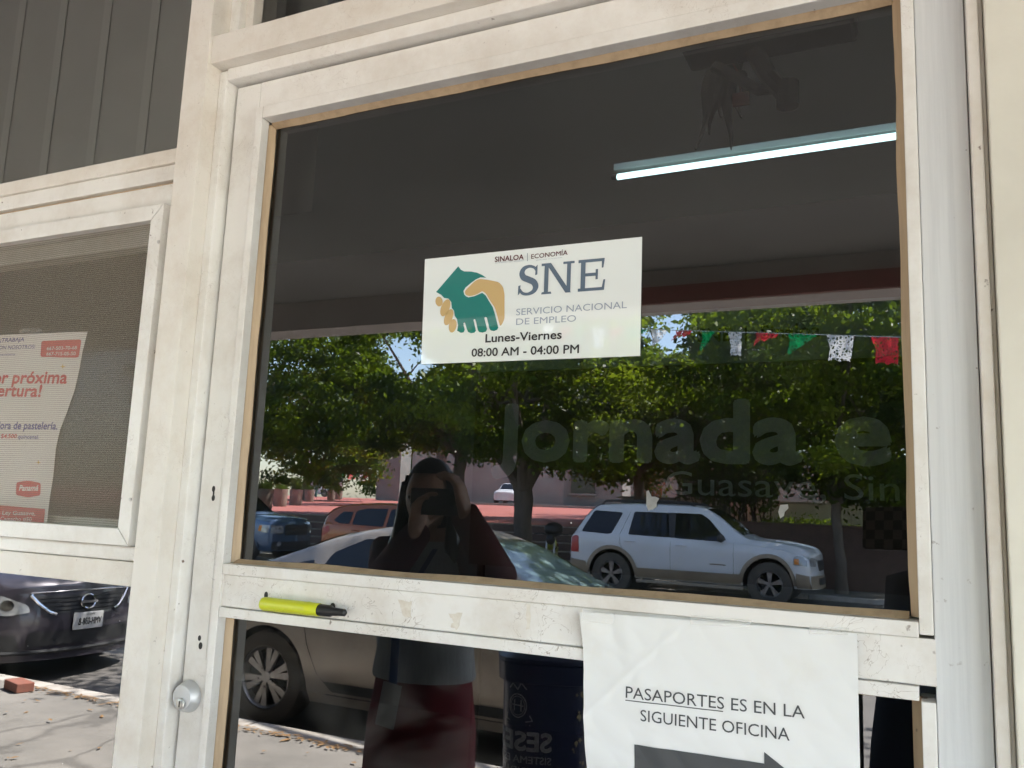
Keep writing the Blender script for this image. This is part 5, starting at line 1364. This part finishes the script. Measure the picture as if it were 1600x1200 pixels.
# ------------------------------------------------------------------ people
M['skin'] = mat('skin', (.40,.235,.16), .5, c2=(.34,.19,.13), nscale=9)
M['hair'] = mat('black_hair', (.012,.009,.008), .35, c2=(.03,.02,.016), nscale=40, stretch=(6,6,.6))
M['maroon_cloth'] = mat('maroon_cloth', (.19,.010,.020), .85, c2=(.13,.007,.013), nscale=14, bump=.2)
M['sleeve_cloth'] = mat('dark_maroon_cloth', (.085,.012,.018), .85, c2=(.06,.009,.013), nscale=14, bump=.2)
M['grey_cloth'] = mat('grey_knit', (.38,.40,.42), .9, c2=(.30,.315,.33), nscale=30, stretch=(4,4,.3), bump=.3)
M['navy_cloth'] = mat('navy_cloth', (.010,.014,.035), .9, c2=(.016,.02,.045), nscale=12, bump=.2)
M['jeans'] = mat('denim', (.05,.075,.14), .9, c2=(.035,.05,.10), nscale=20)
M['lanyard'] = mat('blue_lanyard', (.012,.05,.17), .6)
M['badge'] = mat('badge_card', (.42,.43,.44), .5)
M['eye'] = mat('eye_white', (.6,.58,.55), .2)
M['lip'] = mat('lips', (.30,.09,.08), .5)
def skeleton(nodes, edges):
    names = list(nodes); me = bpy.data.meshes.new('sk')
    me.from_pydata([nodes[k][0] for k in names], [(names.index(a), names.index(b)) for a,b in edges], [])
    o = bpy.data.objects.new('sk', me); COL.objects.link(o)
    md = o.modifiers.new('s','SKIN'); md.use_smooth_shade = True
    for i,k in enumerate(names):
        r = nodes[k][1]; me.skin_vertices[0].data[i].radius = r if hasattr(r,'__len__') else (r,r); me.skin_vertices[0].data[i].use_root = (i == 0)
    o.modifiers.new('u','SUBSURF').levels = 2
    dg = bpy.context.evaluated_depsgraph_get(); dg.update(); ev = o.evaluated_get(dg); m2 = ev.to_mesh()
    vs = [tuple(v.co) for v in m2.vertices]; fs = [tuple(p.vertices) for p in m2.polygons]
    ev.to_mesh_clear(); bpy.data.objects.remove(o); return vs, fs
def fuse(name, mb, m, parent, voxel=.006):
    o = mb.build(name, m, parent, world=False)
    md = o.modifiers.new('r','REMESH'); md.mode = 'VOXEL'; md.voxel_size = voxel
    sm = o.modifiers.new('sm','SMOOTH'); sm.factor = .5; sm.iterations = 3
    dg = bpy.context.evaluated_depsgraph_get(); dg.update(); ev = o.evaluated_get(dg)
    me = bpy.data.meshes.new_from_object(ev); o.modifiers.clear(); o.data = me; me.name = name
    me.polygons.foreach_set('use_smooth', [True]*len(me.polygons)); return o
def head_pts(c, fwd, up, rx=.071, ry=.092, rz=.117, grow=1.0):
    """a head with brow, nose, mouth and chin looking along fwd"""
    f = Vector(fwd).normalized(); u = (Vector(up)-f*Vector(up).dot(f)).normalized(); r = f.cross(u)
    rings = []; m, n = 34, 44
    for i in range(m+1):
        th = max(.03, min(math.pi-.03, math.pi*i/m)); ring = []
        for k in range(n):
            ph = 2*math.pi*k/n
            x = math.sin(th)*math.sin(ph); y = math.sin(th)*math.cos(ph); z = -math.cos(th)
            X, Y, Z = rx*x, ry*y, rz*z
            if z < 0: X *= 1-.30*(-z)**1.5; Y *= 1-.10*(-z) if y > 0 else 1-.34*(-z)
            g = lambda a,b,s,t: math.exp(-(a/s)**2-(b/t)**2)
            if y > 0:
                Y += .024*g(X, Z+.020, .011, .020)*1.0 + .010*g(X, Z-.005, .008, .03)
                Y -= .010*(g(X-.031, Z-.006, .016, .012)+g(X+.031, Z-.006, .016, .012))
                Y += .005*g(X, Z-.028, .05, .010) + .007*g(X, Z+.058, .024, .010) + .008*g(X, Z+.098, .02, .016)
            X, Y, Z = X*grow, Y*grow, Z*grow
            ring.append(tuple(Vector(c)+r*X+f*Y+u*Z))
        rings.append(ring)
    return rings, (r, f, u)
def hand(mb, W, d, n, side, curl=(.35,.7,.6), spread=.018):
    """wrist W, finger direction d, palm normal n (curl goes towards n); side = +1 puts the thumb towards d x n"""
    d = Vector(d).normalized(); n = (Vector(n)-d*Vector(n).dot(d)).normalized(); s = d.cross(n)*side; W = Vector(W)
    ring = []
    for t, w, th in ((-.02,.026,.020),(.01,.030,.018),(.045,.040,.016),(.08,.041,.014),(.092,.038,.011)):
        c = W + d*t
        ring.append([tuple(c + s*(w*math.cos(a)) + n*(th*math.sin(a))) for a in (2*math.pi*k/12 for k in range(12))])
    mb.loft(ring)
    for i, (off, L, r) in enumerate(((.030,.070,.0088),(.010,.079,.0092),(-.010,.073,.0088),(-.029,.056,.0078))):
        p = W + d*.082 + s*off; pts = [p - d*.014, p]; rad = [r, r*1.05]; a = .1+.03*i
        for seg, cu in zip((.44,.31,.25), curl):
            a += cu; dir_ = d*math.cos(a) + n*math.sin(a) + s*(off*1.2)
            p = p + dir_.normalized()*L*seg; pts.append(p); rad.append(r*(.98-.10*len(pts)/5))
        mb.tube(pts, rad, 8); mb.sphere(tuple(pts[-1]), rad[-1]*.98, 8, 6)
    p = W + d*.02 + s*.026; pts = [p - s*.012]; rad = [.013]; a = 0
    for L_, cu in ((.038,.0),(.031,.35),(.025,.3)):
        a += cu; dir_ = (s*.75+d*.65)*math.cos(a)+n*math.sin(a+.25)*.8+d*.2*a; p = p + dir_.normalized()*L_; pts.append(p); rad.append(.0105-.0008*len(pts))
    mb.tube(pts, rad, 8); mb.sphere(tuple(pts[-1]), rad[-1], 8, 6)
def figure(t, arms, head_c, fwd, feet=True, H=1.0, wid=1.0):
    N = {'pelvis':((0,0,.90),(.135*wid,.105)), 'waist':((0,0,1.03),(.118*wid,.092)), 'chest':((0,.005,1.18),(.142*wid,.105)), 'upper':((0,0,1.285),(.12*wid,.085)),
         'neck0':((0,.0,1.355),(.052,.052)), 'neck1':(tuple(Vector((0,.012,1.40)).lerp(Vector(head_c),.35)),(.050,.050))}
    Eg = [('pelvis','waist'),('waist','chest'),('chest','upper'),('upper','neck0'),('neck0','neck1')]
    for sg, nm in ((-1,'l'),(1,'r')):
        N.update({nm+'hip':((sg*.088,0,.82),.092), nm+'knee':((sg*.092,.02,.47),.056), nm+'calf':((sg*.092,-.01,.33),.050), nm+'ankle':((sg*.092,-.01,.09),.036), nm+'ball':((sg*.10,.10,.035),(.036,.026)), nm+'toe':((sg*.105,.155,.028),(.028,.02))})
        Eg += [('pelvis',nm+'hip'),(nm+'hip',nm+'knee'),(nm+'knee',nm+'calf'),(nm+'calf',nm+'ankle'),(nm+'ankle',nm+'ball'),(nm+'ball',nm+'toe')]
        sh, el, wr = arms[nm]
        N.update({nm+'sh':(sh,.055), nm+'el':(el,.039), nm+'wr':(wr,(.026,.024))}); Eg += [('upper',nm+'sh'),(nm+'sh',nm+'el'),(nm+'el',nm+'wr')]
    vs, fs = skeleton(N, Eg); mb = MB().add(vs, fs)
    rings, ax = head_pts(head_c, fwd, (0,0,1)); mb.loft(rings)
    r, f, u = ax
    for sg in (1,-1): 
        c = Vector(head_c)+r*sg*.073-f*.005-u*.005; mb.sphere(tuple(c), (.010,.020,.030), 10, 8)
    return mb, ax
def tubecloth(name, pts, rad, m, parent, n=18):
    return MB().tube(pts, rad, n).build(name, m, parent, world=False, smooth='all')
def elrings(rows, n=36, fold=0):
    return [[(cx+rx*math.cos(a)*(1+fold*math.sin(a*9+z*5)), cy+ry*math.sin(a)*(1+fold*math.sin(a*9+z*5)), z) for a in (2*math.pi*k/n for k in range(n))] for z,rx,ry,cx,cy in rows]

# the woman in the reflection
wm = thing('person', 'long haired woman in grey vest and maroon skirt raising a phone to her face', 'person', (-1.345,-1.35,0), math.radians(-4))
hc = (0,.015,1.475)
_wi = Matrix.Rotation(math.radians(4), 3, 'Z'); wl_ = lambda p: tuple(_wi @ (Vector(p)-Vector((-1.345,-1.35,0))))
armsW = {'r':((.150,-.005,1.29),wl_(sp(778,900,1.24)),wl_(sp(728,808,1.10))), 'l':((-.150,-.005,1.29),wl_(sp(604,895,1.25)),wl_(sp(648,838,1.09)))}
mb, ax = figure(wm, armsW, hc, (.05,1,-.03))
hand(mb, armsW['r'][2], (-.25,.05,.95), (-.8,.1,-.1), 1, (.3,.55,.5)); hand(mb, armsW['l'][2], (.15,.05,.95), (.8,.1,.1), -1, (.3,.55,.5))
fuse('body', mb, 'skin', wm)
for sg in (1,-1):
    c = Vector(hc)+ax[0]*sg*.031+ax[1]*.076+ax[2]*.005
    e = MB().sphere(tuple(c), .0115, 12, 8).build('eye', 'eye', wm, world=False, smooth=True); MB().sphere(tuple(c+ax[1]*.0075), .0055, 10, 8).build('iris', 'black', e, world=False, smooth=True)
c = Vector(hc)+ax[1]*.091-ax[2]*.060; MB().sphere(tuple(c), (.021,.006,.007), 12, 8).build('lips', 'lip', wm, world=False, smooth=True)
def hair(parent, hc, ax, length, locks, seed):
    r, f, u = ax; rings, _ = head_pts(hc, f, u, .0795, .101, .126)
    mb = MB(); n = len(rings[0]); keep = []
    vs = [Vector(p) for rg in rings for p in rg]; mb.v = [tuple(v) for v in vs]
    for i in range(len(rings)-1):
        for k in range(n):
            q = (i*n+k, i*n+(k+1)%n, (i+1)*n+(k+1)%n, (i+1)*n+k); c = sum((vs[j] for j in q), Vector())/4 - Vector(hc)
            if (c.dot(f) < .035 and c.dot(u) > -.085) or c.dot(u) > .075 - .0*c.dot(f): mb.f.append(q)
    random.seed(seed)
    for k in range(locks):
        a = math.radians(random.uniform(68,292)); x, y = math.sin(a)*.078, math.cos(a)*.092
        p0 = Vector(hc)+r*x+f*y+u*random.uniform(.03,.07); L = length*random.uniform(.8,1.05)
        out = 1.0+random.uniform(0,.10); pts = [p0, Vector(hc)+r*x*1.15+f*y*1.05-u*.06]
        if y > -.02: fy = .055
        else: fy = y*.8-.035
        for j in (.4,.7,1): pts.append(Vector(hc)+r*(x*1.15*out+.012*math.sin(j*6+k))+f*(fy*min(1,j*1.6)+y*(1-min(1,j*1.6)))-u*(.06+(L-.06)*j))
        mb.tube(pts, [.012,.016,.017,.014,.005], 7)
    mb.build('hair', 'hair', parent, world=False, smooth='all', fix=True)
hair(wm, hc, ax, .30, 44, 3)
top = elrings([(.955,.158,.125,0,0),(.965,.160,.127,0,0),(1.03,.150,.120,0,0),(1.12,.156,.126,0,.004),(1.20,.160,.132,0,.008),(1.28,.152,.112,0,.004),(1.325,.125,.088,0,0),(1.35,.085,.070,0,0)], 48, .006)
MB().loft(top, caps=False).build('vest', 'grey_cloth', wm, world=False, smooth='all')
MB().loft(elrings([(.40,.166,.140,0,.01),(.43,.168,.142,0,.01),(.55,.168,.142,0,.005),(.72,.168,.140,0,0),(.82,.164,.136,0,0),(.90,.154,.124,0,0),(.975,.144,.114,0,0)], 60, .012), caps=False).build('skirt', 'maroon_cloth', wm, world=False, smooth='all')
for nm in ('r','l'):
    sh, el, wr = (Vector(p) for p in armsW[nm])
    tubecloth('sleeve', [sh.lerp(Vector((0,0,1.28)),.25), sh, sh.lerp(el,.5), el, el.lerp(wr,.5), el.lerp(wr,1.06)], [.072,.070,.057,.053,.047,.039], 'sleeve_cloth', wm)
for sg in (1,-1):
    MB().loft(elrings([(.0,.042,.11,sg*.10,.045),(.02,.045,.115,sg*.10,.045),(.05,.042,.10,sg*.10,.035),(.075,.036,.05,sg*.095,-.01)], 20)).build('shoe', 'black', wm, world=False, smooth=True)
lan = MB()
for a, b in (((-.075,.085,1.33),(-.015,.155,1.10)),((.06,.085,1.33),(-.010,.160,1.10))):
    a, b = Vector(a), Vector(b); m_ = a.lerp(b,.5)+Vector((0,.035,0)); lan.loft([[tuple(p+Vector((-.008,0,0))),tuple(p+Vector((.008,0,0))),tuple(p+Vector((.008,.002,0))),tuple(p+Vector((-.008,.002,0)))] for p in (a,a.lerp(m_,.6),m_,m_.lerp(b,.6),b)])
lan.box(-.024,.0,.160,.163,.955,1.11); lan.build('lanyard', 'lanyard', wm, world=False)
bd = MB().box(-.030,.030,-.001,.001,-.12,0).build('badge', 'badge', wm, world=False, bevel=.0008); bd.location = (-.010,.166,.96); bd.rotation_euler = (0,math.radians(9),0)
ph = thing('phone', 'dark phone held up before the face of the woman in the maroon skirt', 'phone', tuple(sp(680,784,1.085)), math.radians(-8))
MB().box(-.072,.072,-.0045,.0045,-.036,.036).build('case', 'black', ph, world=False, bevel=.004)
for dx, dz in ((.052,.018),(.052,-.004)): MB().lathe([(.008,.0045),(.008,.0065),(.001,.0066)], (dx,0,dz), 'Y', 16).build('lens', 'carglass', ph, world=False)

# the person taking the picture: body behind the lens, phone in a checkered case
fh = Vector((_f.x,_f.y,0)).normalized()
pg = thing('person', 'person in dark navy top holding out a phone in a checkered case', 'person', (.135,-1.30,0), math.atan2(-fh.x, fh.y))
inv = Matrix.Rotation(-pg.rotation_euler.z, 3, 'Z')
tol = lambda p: tuple(inv @ (Vector(p)-Vector(pg.location)))
CAM = Vector((0,-CAM_D,CAM_H))
wr_ = CAM + RR*.085 - _f*.035 - UU*.095
armsP = {'r':((.170,-.005,1.30),(.265,.09,1.10),tol(wr_)), 'l':((-.170,-.005,1.30),(-.20,.02,1.04),(-.17,.16,.86))}
hc2 = (-.02,.0,1.485)
mb, ax2 = figure(pg, armsP, hc2, (-.1,1,-.02))
hd_ = tuple(inv @ (-RR*.12+UU*.95+_f*.06)); hn_ = tuple(inv @ (-RR))
hand(mb, armsP['r'][2], hd_, hn_, 1, (.2,.45,.5)); hand(mb, armsP['l'][2], (.1,.5,-.85), (.9,.1,0), 1, (.3,.4,.4))
fuse('body', mb, 'skin', pg)
for sg in (1,-1):
    c = Vector(hc2)+ax2[0]*sg*.031+ax2[1]*.076+ax2[2]*.005
    e = MB().sphere(tuple(c), .0115, 12, 8).build('eye', 'eye', pg, world=False, smooth=True); MB().sphere(tuple(c+ax2[1]*.0075), .0055, 10, 8).build('iris', 'black', e, world=False, smooth=True)
hair(pg, hc2, ax2, .22, 36, 8)
MB().loft(elrings([(.86,.178,.140,0,0),(.95,.172,.132,0,0),(1.03,.160,.126,0,0),(1.12,.168,.132,0,.004),(1.20,.176,.138,0,.008),(1.28,.168,.117,0,.004),(1.325,.128,.090,0,0),(1.36,.080,.070,0,0)], 48, .008), caps=False).build('top', 'navy_cloth', pg, world=False, smooth='all')
for nm in ('r','l'):
    sh, el, wr = (Vector(p) for p in armsP[nm])
    tubecloth('sleeve', [sh.lerp(Vector((0,0,1.28)),.25), sh, sh.lerp(el,.5), el, el.lerp(wr,.45), el.lerp(wr,.88)], [.074,.072,.060,.056,.050,.040], 'navy_cloth', pg)
for sg in (1,-1):
    MB().tube([(sg*.07,0,.93),(sg*.09,0,.82),(sg*.094,.01,.62),(sg*.094,.018,.47),(sg*.094,-.008,.30),(sg*.094,-.01,.07)], [.09,.108,.090,.074,.066,.058], 18).build('trouser_leg', 'jeans', pg, world=False, smooth='all')
    MB().loft(elrings([(.0,.042,.12,sg*.10,.05),(.02,.045,.125,sg*.10,.05),(.05,.042,.11,sg*.10,.04),(.075,.036,.05,sg*.095,-.01)], 20)).build('shoe', 'black', pg, world=False, smooth=True)
def checker():
    m, nt, out = _new('checkered_case'); b = _n(nt,'ShaderNodeBsdfPrincipled'); b.inputs['Roughness'].default_value = .45
    c = _n(nt,'ShaderNodeTexChecker'); c.inputs['Scale'].default_value = 54; c.inputs[1].default_value = (.012,.012,.012,1); c.inputs[2].default_value = (.15,.135,.11,1)
    co = _coord(nt); a = _n(nt,'ShaderNodeVectorMath', operation='ADD'); a.inputs[1].default_value = (.0031,.0042,.006)
    nt.links.new(co, a.inputs[0]); nt.links.new(a.outputs[0], c.inputs[0]); nt.links.new(c.outputs[0], b.inputs['Base Color']); nt.links.new(b.outputs[0], out.inputs[0]); return m
M['checker'] = checker()
p2 = thing('phone', 'phone in a black and beige checkered case at the right edge of the door glass', 'phone', tuple(CAM-_f*.0105))
p2.rotation_euler = M3.to_euler()
PL, PRt, PT, PB_ = -.121, .034, .0405, -.0430
MB().poly(rpoly([(PL,PB_),(PRt,PB_),(PRt,PT),(PL,PT)], .011, 5), lambda a,b,d: (a,b,-.0045+d), .009).build('case', 'checker', p2, world=False)
MB().poly(rpoly([(-.012,-.014),(.026,-.014),(.026,.016),(-.012,.016)], .008, 4), lambda a,b,d: (a,b,-.0046-d), .0012).build('camera_plate', 'blackmatt', p2, world=False)
for dx, dy in ((0,0),(.016,.004)): MB().lathe([(.0062,-.0058),(.0062,-.0070),(.0008,-.0071)], (dx,dy,0), 'Z', 18).build('lens', 'carglass', p2, world=False)
